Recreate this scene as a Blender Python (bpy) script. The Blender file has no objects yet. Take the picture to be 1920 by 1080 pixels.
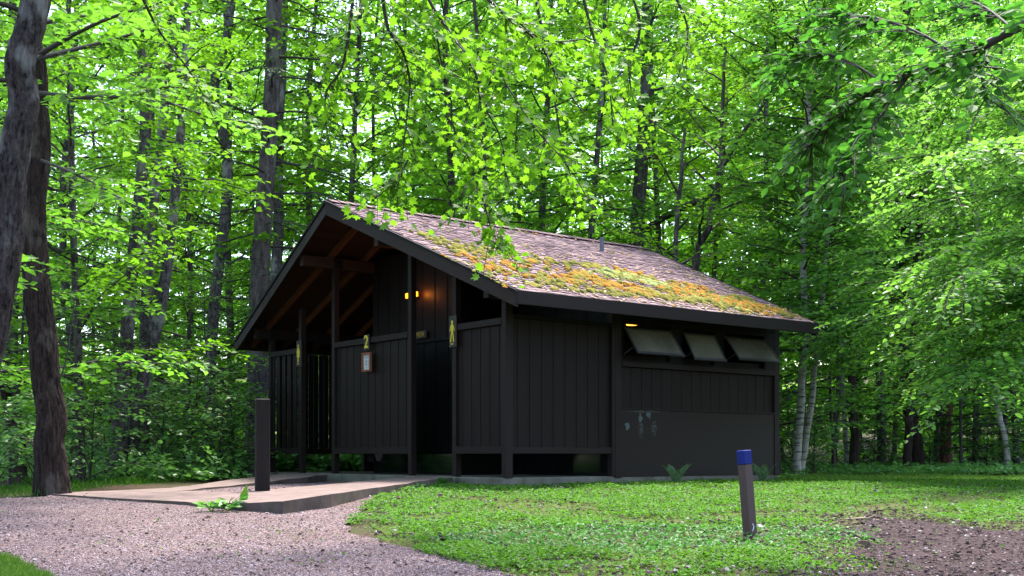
import bpy, bmesh, math, random
import numpy as np
from mathutils import Vector, Matrix

# ------------------------------------------------------------------ basics
R = math.radians
sc = bpy.context.scene
col = sc.collection
CAMZ, FPX, HOR = 0.75, 2200.65, 852.7
PSI, M1 = 0.6646, 1.1097
C0 = Vector((-0.1093, 15.17))
SLAB = 0.45

def vnoise(x, y, seed=0):
    """smooth 2D value noise in 0..1"""
    x = np.asarray(x, float); y = np.asarray(y, float)
    xi = np.floor(x); yi = np.floor(y); fx = x - xi; fy = y - yi
    fx = fx*fx*(3-2*fx); fy = fy*fy*(3-2*fy)
    def h(a, b):
        s = np.sin(a*127.1 + b*311.7 + seed*74.7)*43758.5453
        return s - np.floor(s)
    return (h(xi, yi)*(1-fx)+h(xi+1, yi)*fx)*(1-fy) + (h(xi, yi+1)*(1-fx)+h(xi+1, yi+1)*fx)*fy

def gz(x, y):
    x = np.asarray(x, float); y = np.asarray(y, float)
    t = 13.5 - y
    z = 0.33 - 0.043*0.8*np.logaddexp(0, t/0.8)
    z = z + 0.012*(vnoise(x*0.7, y*0.7, 3)-0.5)*2*np.clip((y-2)/6, 0, 1)
    z = z + 0.018*0.8*3*np.logaddexp(0, (y-34)/3)/2.4 + .13*3*np.logaddexp(0, (np.minimum(y, 118)-52)/3)
    return z

def at(px, py, d):
    """world point seen at pixel (px,py) at depth d"""
    return Vector(((px-960)/FPX*d, d, CAMZ + (HOR-py)/FPX*d))

def on_ground(px, py, dz=0.0):
    d = 12.0
    for _ in range(60):
        x = (px-960)/FPX*d
        dn = (CAMZ-(float(gz(x, d))+dz))*FPX/max(py-HOR, 1)
        d = 0.5*d+0.5*min(dn, 90)
    return Vector(((px-960)/FPX*d, d, float(gz((px-960)/FPX*d, d))+dz))

def unproj_z(px, py, z):
    d = (CAMZ-z)*FPX/(py-HOR)
    return Vector(((px-960)/FPX*d, d, z))

# ------------------------------------------------------------------ tags
def tag(o, label=None, cat=None, group=None, kind=None):
    if label: o['label'] = label
    if cat: o['category'] = cat
    if group: o['group'] = group
    if kind: o['kind'] = kind
    return o

def empty(name, loc, rz=0.0):
    o = bpy.data.objects.new(name, None); col.objects.link(o)
    o.location = loc; o.rotation_euler = (0, 0, rz); o.empty_display_size = 0.2
    return o

def link(name, me, mat=None, parent=None):
    o = bpy.data.objects.new(name, me); col.objects.link(o)
    if mat is not None:
        me.materials.clear(); me.materials.append(mat)
    if parent is not None: o.parent = parent
    return o

def np_mesh(name, V, L, starts, smooth=False, mi=None):
    me = bpy.data.meshes.new(name)
    V = np.ascontiguousarray(V, dtype=np.float32); L = np.ascontiguousarray(L, dtype=np.int32)
    starts = np.ascontiguousarray(starts, dtype=np.int32)
    me.vertices.add(len(V)); me.vertices.foreach_set('co', V.ravel())
    me.loops.add(len(L)); me.loops.foreach_set('vertex_index', L)
    me.polygons.add(len(starts)); me.polygons.foreach_set('loop_start', starts)
    if mi is not None: me.polygons.foreach_set('material_index', np.ascontiguousarray(mi, dtype=np.int32))
    me.update(calc_edges=True)
    me.polygons.foreach_set('use_smooth', np.full(len(starts), smooth, dtype=bool))
    return me

class MB:
    """collects shapes and links them as ONE mesh"""
    def __init__(s): s.v = []; s.f = []
    def add(s, vs, fs):
        n = len(s.v); s.v += [tuple(v) for v in vs]; s.f += [tuple(i+n for i in f) for f in fs]; return s
    def box(s, x0, x1, y0, y1, z0, z1):
        return s.hexa([(x0,y0,z0),(x1,y0,z0),(x1,y1,z0),(x0,y1,z0),(x0,y0,z1),(x1,y0,z1),(x1,y1,z1),(x0,y1,z1)])
    def hexa(s, c):
        return s.add(c, [(0,3,2,1),(4,5,6,7),(0,1,5,4),(1,2,6,5),(2,3,7,6),(3,0,4,7)])
    def prism(s, poly, z0, z1):
        n = len(poly)
        return s.add([(p[0],p[1],z0) for p in poly]+[(p[0],p[1],z1) for p in poly],
                     [tuple(range(n-1,-1,-1)), tuple(range(n,2*n))]+[(i,(i+1)%n,(i+1)%n+n,i+n) for i in range(n)])
    def bar(s, p, q, w, h, up=(0,0,1)):
        p = Vector(p); q = Vector(q); d = (q-p).normalized(); u = Vector(up)
        sd = d.cross(u).normalized()*w/2; uu = sd.cross(d).normalized()*h/2
        c = [p-sd-uu, p+sd-uu, q+sd-uu, q-sd-uu, p-sd+uu, p+sd+uu, q+sd+uu, q-sd+uu]
        return s.hexa(c)
    def cyl(s, p, q, r0, r1=None, n=12):
        if r1 is None: r1 = r0
        p = Vector(p); q = Vector(q); d = (q-p).normalized()
        u = d.orthogonal().normalized(); v = d.cross(u)
        vs = [p+(u*math.cos(t)+v*math.sin(t))*r0 for t in [2*math.pi*k/n for k in range(n)]]
        vs += [q+(u*math.cos(t)+v*math.sin(t))*r1 for t in [2*math.pi*k/n for k in range(n)]]
        return s.add(vs, [tuple(range(n-1,-1,-1)), tuple(range(n,2*n))]+[(i,(i+1)%n,(i+1)%n+n,i+n) for i in range(n)])
    def build(s, name, mat, parent=None, bevel=0.0, smooth=False):
        me = bpy.data.meshes.new(name); me.from_pydata(s.v, [], s.f); me.update()
        bm = bmesh.new(); bm.from_mesh(me)
        bmesh.ops.recalc_face_normals(bm, faces=bm.faces)
        if bevel > 0:
            bmesh.ops.bevel(bm, geom=list(bm.edges), offset=bevel, segments=1, affect='EDGES', clamp_overlap=True)
        bm.to_mesh(me); bm.free()
        if smooth:
            for p in me.polygons: p.use_smooth = True
        return link(name, me, mat, parent)

# ------------------------------------------------------------------ materials
class NT:
    def __init__(s, name):
        s.m = bpy.data.materials.new(name); s.m.use_nodes = True
        s.t = s.m.node_tree; s.t.nodes.clear()
        s.out = s.t.nodes.new('ShaderNodeOutputMaterial')
    def n(s, ty, **kw):
        nd = s.t.nodes.new('ShaderNode'+ty)
        for k, v in kw.items():
            if k.startswith('in_'):
                key = k[3:]; key = int(key) if key.isdigit() else key.replace('_', ' ')
                if hasattr(v, 'outputs') or isinstance(v, bpy.types.NodeSocket): s.l(v, nd.inputs[key])
                else: nd.inputs[key].default_value = v
            else: setattr(nd, k, v)
        return nd
    def l(s, a, b):
        if hasattr(a, 'outputs'): a = a.outputs[0]
        s.t.links.new(a, b)
    def coords(s, scale=(1,1,1), kind='Object'):
        tc = s.n('TexCoord'); mp = s.n('Mapping'); s.l(tc.outputs[kind], mp.inputs[0])
        mp.inputs['Scale'].default_value = scale; return mp
    def noise(s, scale, detail=4, vec=None, rough=.55, dist=0.0):
        nd = s.n('TexNoise'); nd.inputs['Scale'].default_value = scale; nd.inputs['Detail'].default_value = detail
        nd.inputs['Roughness'].default_value = rough; nd.inputs['Distortion'].default_value = dist
        if vec is not None: s.l(vec, nd.inputs['Vector'])
        return nd
    def ramp(s, fac, stops):
        nd = s.n('ValToRGB'); s.l(fac, nd.inputs[0]); e = nd.color_ramp.elements
        while len(e) < len(stops): e.new(0.5)
        for el, (p, c) in zip(e, stops):
            el.position = p; el.color = (*c, 1) if len(c) == 3 else c
        return nd
    def mix(s, fac, a, b, mode='MIX'):
        nd = s.n('Mix', data_type='RGBA', blend_type=mode)
        for v, k in ((fac, 0), (a, 6), (b, 7)):
            if hasattr(v, 'outputs') or isinstance(v, bpy.types.NodeSocket): s.l(v, nd.inputs[k])
            elif k == 0: nd.inputs[0].default_value = v
            else: nd.inputs[k].default_value = (*v, 1)
        return nd.outputs[2]
    def math(s, op, a, b=None):
        nd = s.n('Math', operation=op)
        for v, k in ((a, 0), (b, 1)):
            if v is None: continue
            if hasattr(v, 'outputs') or isinstance(v, bpy.types.NodeSocket): s.l(v, nd.inputs[k])
            else: nd.inputs[k].default_value = v
        return nd.outputs[0]
    def pbr(s, color, rough=.6, bump=None, bs=.3, bd=.01, spec=.5, metal=0.0, **kw):
        p = s.n('BsdfPrincipled')
        for v, k in ((color, 'Base Color'), (rough, 'Roughness'), (spec, 'Specular IOR Level'), (metal, 'Metallic')):
            if hasattr(v, 'outputs') or isinstance(v, bpy.types.NodeSocket): s.l(v, p.inputs[k])
            elif k == 'Base Color': p.inputs[k].default_value = (*v, 1)
            else: p.inputs[k].default_value = v
        if bump is not None:
            b = s.n('Bump'); b.inputs['Strength'].default_value = bs; b.inputs['Distance'].default_value = bd
            s.l(bump, b.inputs['Height']); s.l(b, p.inputs['Normal'])
        for k, v in kw.items():
            p.inputs[k.replace('_', ' ')].default_value = v
        s.p = p
        return p
    def done(s, sh):
        s.l(sh, s.out.inputs['Surface']); return s.m

def leaf_mat(name, dark, light, trans, tfac=.45, rough=.42, spec=.45):
    t = NT(name)
    g = t.n('NewGeometry'); oi = t.n('ObjectInfo')
    r = t.math('ADD', t.math('MULTIPLY', g.outputs['Random Per Island'], .65), t.math('MULTIPLY', oi.outputs['Random'], .35))
    c = t.ramp(r, [(0.05, dark), (0.95, light)])
    tc = t.mix(r, tuple(v*.55 for v in trans), trans)
    p = t.pbr(c, rough, spec=spec)
    tr = t.n('BsdfTranslucent'); t.l(tc, tr.inputs[0])
    mx = t.n('MixShader'); mx.inputs[0].default_value = tfac
    t.l(p, mx.inputs[1]); t.l(tr, mx.inputs[2])
    return t.done(mx)

def bark_mat(name, c1, c2, lichen=None, scale=1.0, vs=.22, bd=.03):
    t = NT(name); mp = t.coords((1, 1, vs))
    n1 = t.noise(9*scale, 6, mp, .65, .6); n2 = t.noise(28*scale, 4, mp, .6)
    vo = t.n('TexVoronoi', feature='DISTANCE_TO_EDGE'); vo.inputs['Scale'].default_value = 14*scale
    nv = t.noise(5*scale, 3, mp); 
    ma = t.n('VectorMath', operation='ADD'); t.l(mp, ma.inputs[0]); t.l(nv.outputs['Color'], ma.inputs[1]); t.l(ma, vo.inputs['Vector'])
    n3 = t.noise(16*scale, 8, t.coords((1, 1, vs*2.2)), .75)
    h = t.math('ADD', t.math('MULTIPLY', n1, .55), t.math('MULTIPLY', n3, .55))
    c = t.ramp(h, [(0.44, c1), (0.66, c2)])
    v2 = t.n('TexVoronoi', feature='DISTANCE_TO_EDGE'); v2.inputs['Scale'].default_value = 30*scale
    ma2 = t.n('VectorMath', operation='ADD'); t.l(mp, ma2.inputs[0]); t.l(t.noise(20, 3, mp, .6).outputs['Color'], ma2.inputs[1]); t.l(ma2, v2.inputs['Vector'])
    crack = t.ramp(v2, [(.02, (.25, .25, .25)), (.16, (1, 1, 1))])
    cc = t.mix(1.0, c, crack, 'MULTIPLY')
    if lichen:
        ml = t.coords((1, 1, .6)); nl = t.noise(3.2, 5, ml, .6)
        cc = t.mix(t.ramp(nl, [(0.54, (0,0,0)), (0.64, (.8,.8,.8))]), cc, lichen)
    return t.done(t.pbr(cc, .9, t.math('ADD', h, t.math('MULTIPLY', n2, .25)), 1.0, bd, spec=.2))

def birch_mat():
    t = NT('birch_bark'); mp = t.coords((1, 1, 6))
    n = t.noise(4, 4, mp, .6); n2 = t.noise(2.2, 4, t.coords((1,1,.5)))
    c = t.mix(t.ramp(n, [(0.50, (0,0,0)), (0.60, (1,1,1))]), (.30, .28, .25), (.06, .05, .04))
    c = t.mix(t.ramp(n2, [(0.45, (0,0,0)), (0.7, (1,1,1))]), c, (.22, .20, .16))
    return t.done(t.pbr(c, .75, n, .4, .01, spec=.3))

def paint_mat(name, c, rough=.5, wear=.0, streak=.5, spec=.45):
    t = NT(name); mp = t.coords((1, 1, .12)); g = t.n('NewGeometry')
    n = t.noise(7, 5, mp, .6); n2 = t.noise(60, 3, t.coords((1, 1, .08)), .6)
    cc = t.mix(t.math('MULTIPLY', n, streak), c, tuple(v*1.9+.004 for v in c))
    cc = t.mix(t.math('MULTIPLY', g.outputs['Random Per Island'], .25), cc, tuple(v*.65 for v in c))
    if wear > 0:
        nw = t.noise(55, 6, t.coords((1,1,1)), .7)
        cc = t.mix(t.ramp(nw, [(1-wear, (0,0,0)), (1-wear+.02, (1,1,1))]), cc, (.22, .21, .2))
    rr = t.math('ADD', t.math('MULTIPLY', n, .25), rough-.12)
    return t.done(t.pbr(cc, rr, n2, .25, .004, spec=spec))

def wood_mat(name, c1, c2, vec=(1, 1, 1), rough=.75):
    t = NT(name); mp = t.coords(vec)
    n = t.noise(6, 6, mp, .65, .5); g = t.n('NewGeometry')
    c = t.ramp(n, [(.3, c1), (.75, c2)])
    c2_ = t.mix(t.math('MULTIPLY', g.outputs['Random Per Island'], .5), c, tuple(v*.7 for v in c1))
    return t.done(t.pbr(c2_, rough, n, .3, .004, spec=.25))

def concrete_mat(name, c1, c2, moss=0.0):
    t = NT(name); mp = t.coords()
    n = t.noise(3, 6, mp, .65); n2 = t.noise(90, 3, mp, .6); ns = t.noise(5, 4, t.coords((1, 1, .15)), .6)
    c = t.ramp(n, [(.3, c1), (.7, c2)])
    cc = t.mix(t.math('MULTIPLY', n2, .35), c, tuple(v*.45 for v in c1))
    if moss > 0:
        cc = t.mix(t.ramp(ns, [(.5, (0,0,0)), (.72, (moss,)*3)]), cc, (.06, .065, .03))
    return t.done(t.pbr(cc, .88, t.math('ADD', n2, n), .5, .006, spec=.25))

def emis(name, c, s):
    t = NT(name); e = t.n('Emission'); e.inputs[0].default_value = (*c, 1); e.inputs[1].default_value = s
    return t.done(e)

def flat(name, c, rough=.6, **kw):
    t = NT(name); n = t.noise(40, 3, t.coords()); cc = t.mix(t.math('MULTIPLY', n, .4), c, tuple(v*.6 for v in c))
    return t.done(t.pbr(cc, rough, n, .1, .002, **kw))

BR = 1.0
M = {}
M['paint'] = paint_mat('dark_brown_paint', (.0082, .0041, .0036), .6, wear=.25, spec=.15)
M['paint_post'] = paint_mat('dark_post_paint', (.0100, .0053, .0048), .6, wear=.27, spec=.18)
M['paint_fascia'] = paint_mat('dark_fascia_paint', (.0165, .0087, .0078), .6, wear=.25, spec=.2)
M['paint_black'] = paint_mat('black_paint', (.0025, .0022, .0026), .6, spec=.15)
M['gloss'] = flat('glossy_base_panel', (.004, .005, .006), .06, spec=.6)
M['cedar'] = wood_mat('stained_rafter_wood', (.09, .030, .012), (.17, .065, .027), (.6, 3, 3))
M['deckw'] = wood_mat('stained_deck_wood', (.022, .009, .005), (.045, .020, .010), (.5, 4, 4))
M['slab'] = concrete_mat('old_concrete', (.10, .09, .075), (.20, .185, .155), .85)
M['ramp'] = concrete_mat('pinkish_concrete', (.10, .068, .064), (.20, .142, .134), .35)
M['bark_grey'] = bark_mat('grey_maple_bark', (.006, .004, .004), (.115, .090, .086), (.20, .19, .18), 2.6, .30)
M['bark_pale'] = bark_mat('pale_mottled_bark', (.02, .015, .014), (.20, .17, .165), (.26, .25, .23), 2.0, .3)
M['bark_dark'] = bark_mat('dark_shaggy_bark', (.004, .0025, .002), (.070, .044, .036), (.085, .068, .058), 2.4, .16)
M['bark_far'] = bark_mat('brown_grey_bark', (.03, .024, .022), (.16, .13, .12), (.13, .13, .11))
M['bark_twig'] = flat('dark_twig_bark', (.028, .020, .018), .8)
M['birch'] = birch_mat()
M['leaf_maple'] = leaf_mat('bright_maple_leaf', (.035, .13, .008), (.08, .22, .012), (.20, .47, .016), .55, .55, .25)
M['leaf_mid'] = leaf_mat('green_maple_leaf', (.028, .11, .014), (.08, .21, .020), (.22, .54, .040), .54, .5, .3)
M['leaf_beech'] = leaf_mat('beech_leaf', (.038, .14, .022), (.10, .235, .032), (.25, .58, .06), .54, .45, .35)
M['leaf_shade'] = leaf_mat('shaded_beech_leaf', (.022, .085, .012), (.05, .15, .02), (.10, .34, .03), .45, .6, .2)  # beech leaf darkened: shade of the backlit bough put into the colour
M['needle'] = leaf_mat('hemlock_needle', (.022, .065, .024), (.055, .125, .045), (.05, .12, .04), .25, .55, .3)
M['leaf_bush'] = leaf_mat('understory_leaf', (.05, .16, .04), (.12, .28, .06), (.22, .52, .08), .40, .35, .55)
M['cover'] = leaf_mat('ground_cover_leaf', (.018, .078, .005), (.080, .21, .011), (.13, .34, .02), .35, .6, .2)
M['cover_dark'] = leaf_mat('dark_ground_cover_leaf', (.015, .075, .010), (.04, .16, .02), (.08, .32, .03), .30, .55, .3)
M['grass'] = leaf_mat('grass_blade', (.05, .14, .012), (.16, .30, .03), (.25, .45, .05), .40, .5, .3)
M['fern'] = leaf_mat('fern_leaf', (.07, .14, .06), (.12, .22, .10), (.10, .25, .06), .35, .5, .3)

# ------------------------------------------------------------------ leaf and tube builders
def tpl(name):
    if name == 'kite':
        V = [(0,0,0),(.30,.42,.05),(0,1,-.04),(-.30,.42,.05)]; F = [(0,1,2,3)]
    elif name == 'ovate':
        V = [(0,0,0),(.30,.28,.06),(.27,.66,.05),(0,1,-.06),(-.27,.66,.05),(-.30,.28,.06)]
        F = [(0,1,2,3),(0,3,4,5)]
    elif name == 'maple':
        o = [(0,0),(.30,-.10),(.26,.10),(.62,.22),(.44,.42),(.55,.66),(.22,.58),(0,1.0),(-.22,.58),(-.55,.66),(-.44,.42),(-.62,.22),(-.26,.10),(-.30,-.10)]
        V = [(x, y, .10*abs(x)-.05*y*y) for x, y in o]
        V = [(0,.36,-.02)] + V; n = len(o)
        F = [(0,i+1,(i+1)%n+1) for i in range(n)]
    elif name == 'blade':
        V = [(-.03,0,0),(.03,0,0),(.018,.6,.06),(0,1,.22),(-.018,.6,.06)]; F = [(0,1,2,3,4)]
    elif name == 'needle':
        V = [(-.10,0,0),(.10,0,0),(.17,.5,-.03),(0,1,-.12),(-.17,.5,-.03)]; F = [(0,1,2,3,4)]
    elif name == 'pinna':
        V = [(-.05,0,0),(.05,0,0),(.055,.5,-.02),(0,1,-.08),(-.055,.5,-.02)]; F = [(0,1,2,3,4)]
    elif name == 'chip':
        V = [(-.5,-.4,0),(.5,-.35,0),(.45,.4,0),(-.35,.5,0),(-.3,-.25,.35),(.3,-.2,.4),(.3,.25,.32),(-.2,.3,.38)]
        F = [(4,5,6,7),(0,1,5,4),(1,2,6,5),(2,3,7,6),(3,0,4,7)]
    return np.array(V, float), F

def norm(a): return a/np.maximum(np.linalg.norm(a, axis=-1, keepdims=True), 1e-9)

def leaves_arrays(P, D, N, S, tname):
    """P pos, D long axis, N normal, S size"""
    T, F = tpl(tname)
    D = norm(D); X = norm(np.cross(D, N)); Z = np.cross(X, D)
    V = P[:, None, :] + S[:, None, None]*(T[None, :, 0:1]*X[:, None, :] + T[None, :, 1:2]*D[:, None, :] + T[None, :, 2:3]*Z[:, None, :])
    nT = len(T); n = len(P)
    loop = np.concatenate([np.array(f) for f in F]); lens = np.array([len(f) for f in F])
    L = (np.arange(n)[:, None]*nT + loop[None, :]).ravel()
    st = np.concatenate([[0], np.cumsum(lens)[:-1]])
    starts = (np.arange(n)[:, None]*len(loop) + st[None, :]).ravel()
    return V.reshape(-1, 3), L, starts

def leaf_mesh(name, P, D, N, S, tname):
    return np_mesh(name, *leaves_arrays(np.asarray(P), np.asarray(D), np.asarray(N), np.asarray(S), tname))

def tube_arrays(tubes):
    Vs, Ls, Ss = [], [], []; nv = nl = 0
    for pts, rad, ns in tubes:
        pts = np.asarray(pts, float); rad = np.asarray(rad, float); k = len(pts)
        tan = norm(np.gradient(pts, axis=0))
        ref = np.array([1., 0, 0]) if abs(tan[0][2]) > .7 else np.array([0, 0, 1.])
        U = norm(np.cross(tan, ref)); W = np.cross(tan, U)
        a = np.arange(ns)*2*np.pi/ns
        ring = np.cos(a)[None, :, None]*U[:, None, :] + np.sin(a)[None, :, None]*W[:, None, :]
        rr = rad[:, None]
        if ns >= 10:   # fluted, uneven trunk
            ph = np.linspace(0, 3, k)[:, None]
            rr = rad[:, None]*(1+.05*np.sin(3*a[None, :]+ph*2)+.04*np.sin(5*a[None, :]-ph*3)+.02*np.sin(2*a[None, :]+ph*5))
        V = pts[:, None, :] + ring*rr[:, :, None]
        idx = np.arange(k*ns).reshape(k, ns)
        q = np.stack([idx[:-1], np.roll(idx[:-1], -1, 1), np.roll(idx[1:], -1, 1), idx[1:]], -1).reshape(-1, 4)+nv
        Vs.append(V.reshape(-1, 3)); Ls.append(q.ravel()); Ss.append(np.arange(len(q))*4+nl)
        nl += len(q)*4; nv += k*ns
    return np.concatenate(Vs), np.concatenate(Ls), np.concatenate(Ss)

def bark_trunk_mesh(name, pts, rad, ns=96, nr=420, amp=.15, seed=0):
    # a close trunk: its ridges and plates are modelled
    P = smooth_path(pts, nr); r0 = np.interp(np.linspace(0, 1, nr), np.linspace(0, 1, len(rad)), rad)
    tan = norm(np.gradient(P, axis=0)); U = norm(np.cross(tan, np.array([1., 0, 0]))); W = np.cross(tan, U)
    a = np.arange(ns)*2*np.pi/ns; A, Zz = np.meshgrid(a, P[:, 2]); ca, sa = np.cos(A), np.sin(A)
    wob = .5*vnoise(Zz*2.3, ca*2+7, seed+1)
    def f(k, kz, s): return vnoise(ca*k+11.3*s+wob, sa*k+Zz*kz, s)*.5+vnoise(ca*k+Zz*kz*.8+3, sa*k+5+wob, s+9)*.5
    rg_ = 1-np.abs(f(8, 4.5, seed+2)-.5)*4; fine = f(17, 14, seed+5)-.5; big = f(1.6, .9, seed+7)-.5
    rr = r0[:, None]*(1+amp*np.clip(rg_, -1, 1)*.8+amp*1.1*fine+.12*big)
    V = P[:, None]+rr[..., None]*(ca[..., None]*U[:, None]+sa[..., None]*W[:, None])
    idx = np.arange(nr*ns).reshape(nr, ns)
    q = np.stack([idx[:-1], np.roll(idx[:-1], -1, 1), np.roll(idx[1:], -1, 1), idx[1:]], -1).reshape(-1, 4)
    return np_mesh(name, V.reshape(-1, 3), q.ravel(), np.arange(len(q))*4, smooth=True)

def tube_mesh(name, tubes): return np_mesh(name, *tube_arrays(tubes), smooth=True)

def smooth_path(pts, n):
    pts = np.asarray(pts, float); k = len(pts)
    t = np.linspace(0, k-1, n); i = np.clip(t.astype(int), 0, k-2); f = (t-i)[:, None]
    g = lambda j: pts[np.clip(j, 0, k-1)]
    p0, p1, p2, p3 = g(i-1), g(i), g(i+1), g(i+2)
    return .5*((2*p1)+(-p0+p2)*f+(2*p0-5*p1+4*p2-p3)*f*f+(-p0+3*p1-3*p2+p3)*f**3)

class Leaves:
    def __init__(s): s.P = []; s.D = []; s.N = []; s.S = []
    def twig(s, rng, p0, d, L, spacing, size, droop=.25, flat_=.35, pet=.25):
        n = max(2, int(L/spacing)); t = (np.arange(n)+rng.random(n)*.6)/n
        d = d/np.linalg.norm(d)
        path = p0 + d*L*t[:, None]; path[:, 2] -= droop*L*t*t
        side = np.cross(d, [0, 0, 1.]); ls = np.linalg.norm(side)
        side = side/ls if ls > .05 else np.array([1., 0, 0])
        sg = np.where(np.arange(n) % 2 == 0, 1., -1.)[:, None]
        ax = d*.55 + side*sg*.85 + rng.normal(0, .22, (n, 3)); ax[:, 2] -= .10+.25*droop
        nn = np.array([0, 0, 1.]) + rng.normal(0, flat_, (n, 3))
        sz = size*(.65+.6*rng.random(n))
        s.P.append(path+norm(ax)*sz[:, None]*pet); s.D.append(ax); s.N.append(nn); s.S.append(sz)
        return path
    def get(s): return [np.concatenate(a) for a in (s.P, s.D, s.N, s.S)]
    def mesh(s, name, t): return leaf_mesh(name, *s.get(), t)

def grow_crown(rng, trunk, rad, h0, nprim, plen, elev, droop, tw_sp, tw_len, lf_sp, lf_size, top_elev=None, az0=None, azw=None, twig_tubes=True, flat_=.35, primr=.28, tdroop=.25, tip=.35, zmax=None):
    """trunk: (N,3) path. returns tubes (limbs) and Leaves"""
    L = Leaves(); tubes = []
    zt = trunk[:, 2]; H = zt[-1]-zt[0]
    for i in range(nprim):
        u = (i+rng.random()*.8)/nprim; z = zt[0]+h0+(H-h0)*u*.97
        k = min(max(np.searchsorted(zt, z), 1), len(zt)-1); f = (z-zt[k-1])/max(zt[k]-zt[k-1], 1e-6)
        p = trunk[k-1]*(1-f)+trunk[k]*f; r0 = (rad[k-1]*(1-f)+rad[k]*f)
        az = i*2.39996+rng.random()*.7 if az0 is None else az0+(rng.random()-.5)*azw
        e = elev+((top_elev if top_elev is not None else elev)-elev)*u + rng.normal(0, .12)
        ln = plen(u)*(.75+.5*rng.random())
        d = np.array([math.cos(az)*math.cos(e), math.sin(az)*math.cos(e), math.sin(e)])
        n = 7; t = np.linspace(0, 1, n)
        side = np.array([-math.sin(az), math.cos(az), 0])
        b = p + d*ln*t[:, None] + side*(rng.normal(0, .10)*ln*t*t)[:, None] + rng.normal(0, .02*ln, (n, 3))*t[:, None]
        b[:, 2] -= droop*ln*t*t
        rb = min(r0*.6, .018+ln*.011)*(primr/.28)
        tubes.append((b, np.linspace(rb, .006, n), 5))
        m = max(3, int(ln/tw_sp))
        for j in range(m):
            s = .18+.82*(j+rng.random())/m; ii = min(int(s*(n-1)), n-2); ff = s*(n-1)-ii
            q = b[ii]*(1-ff)+b[ii+1]*ff; bd = norm(b[ii+1]-b[ii])
            sg = 1 if j % 2 else -1; ang = sg*(.5+.6*rng.random())
            ca, sa = math.cos(ang), math.sin(ang)
            td = np.array([bd[0]*ca-bd[1]*sa, bd[0]*sa+bd[1]*ca, bd[2]*.6+rng.normal(.05, .18)])
            tl = tw_len*(.55+.8*rng.random())*(1-tip*s)
            if zmax is not None and q[2] > zmax: continue
            path = L.twig(rng, q, td, tl, lf_sp, lf_size, tdroop, flat_)
            if twig_tubes and len(path) > 2:
                pp = np.vstack([q, path[len(path)//2], path[-1]])
                tubes.append((pp, np.array([.007, .005, .003]), 3))
    return tubes, L

# ------------------------------------------------------------------ world, sun, camera
SUN_EL, SUN_AZ = R(66), R(20)     # azimuth measured from +Y (away from camera) clockwise to +X
w = bpy.data.worlds.new("World"); sc.world = w; w.use_nodes = True
nt = w.node_tree; nt.nodes.clear()
sky = nt.nodes.new('ShaderNodeTexSky'); sky.sky_type = 'NISHITA'; sky.sun_disc = False
sky.sun_elevation = SUN_EL; sky.sun_rotation = SUN_AZ; sky.air_density = 1.0; sky.dust_density = 3.0; sky.ozone_density = 1.0
bg = nt.nodes.new('ShaderNodeBackground'); bg.inputs[1].default_value = 0.15
wo = nt.nodes.new('ShaderNodeOutputWorld')
nt.links.new(sky.outputs[0], bg.inputs[0]); nt.links.new(bg.outputs[0], wo.inputs[0])
sl = bpy.data.lights.new('sun', 'SUN'); sl.energy = 2.6; sl.angle = R(9); sl.color = (1, .95, .86)
so = bpy.data.objects.new('sun', sl); col.objects.link(so)
sd = Vector((math.sin(SUN_AZ)*math.cos(SUN_EL), math.cos(SUN_AZ)*math.cos(SUN_EL), math.sin(SUN_EL)))
so.rotation_euler = sd.to_track_quat('Z', 'Y').to_euler(); so.location = sd*40
cd = bpy.data.cameras.new('camera'); cam = bpy.data.objects.new('camera', cd); col.objects.link(cam)
cam.location = (0, 0, CAMZ); cam.rotation_euler = (R(90), 0, 0)
cd.sensor_width = 36; cd.lens = FPX/1920*36; cd.shift_y = (HOR-540)/1920; cd.clip_end = 600; cd.clip_start = .05
sc.camera = cam
sc.view_settings.view_transform = 'Standard'; sc.view_settings.look = 'None'; sc.view_settings.gamma = 1
sc.view_settings.exposure = 2.38
sc.cycles.max_bounces = 7; sc.cycles.diffuse_bounces = 5; sc.cycles.glossy_bounces = 3; sc.cycles.transmission_bounces = 6
sc.cycles.transparent_max_bounces = 6; sc.cycles.use_denoising = True



# ------------------------------------------------------------------ the restroom building (local x = along the side wall, y = along the gable front)
bld = empty('restroom_building', (C0.x, C0.y, 0), PSI)
tag(bld, 'dark brown wooden restroom hut with mossy gable roof and open screened porch', 'building')
W6 = 6*M1; LB = 5.46; OV = 0.672; WE = 0.264; WR = 0.69; LE = 5.52; LR = 5.85
ZE, ZR = 2.79, 4.51
SLP = (ZR-ZE)/(3*M1+OV)
def rz(a): return ZR - SLP*abs(a-3*M1)
def bfront(a):  # x of the roof's front edge at y=a (prow gable)
    u = abs(a-3*M1)/(3*M1+OV); return -WR*(1-u) - WE*u
def bback(a):
    u = abs(a-3*M1)/(3*M1+OV); return LR*(1-u) + LE*u
P_ = M['paint']; PP = M['paint_post']
rng = np.random.default_rng(7); rnd = random.Random(5)

# foundation
m = MB(); m.box(-.03, LB+.02, -.03, W6+.03, .20, SLAB)
m.build('foundation_slab', M['slab'], bld, bevel=.012)

# front posts and side posts
PW = .09
def post(x0, x1, y0, y1, z1, z0=SLAB, mat=PP):
    m = MB(); m.box(x0, x1, y0, y1, z0, z1); return m.build('post', mat, bld, bevel=.004)
zo = 2.76; zi = 3.70
for k, zt in ((0, zo), (1, 3.18), (2, zi), (4, zi), (5, 3.18), (6, zo)):
    y = k*M1; post(.0, .092 if k else .12, y-PW/2, y+PW/2, zt)
for y in (0, W6): post(1.87, 1.99, y-PW/2, y+PW/2, 2.98)

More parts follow.
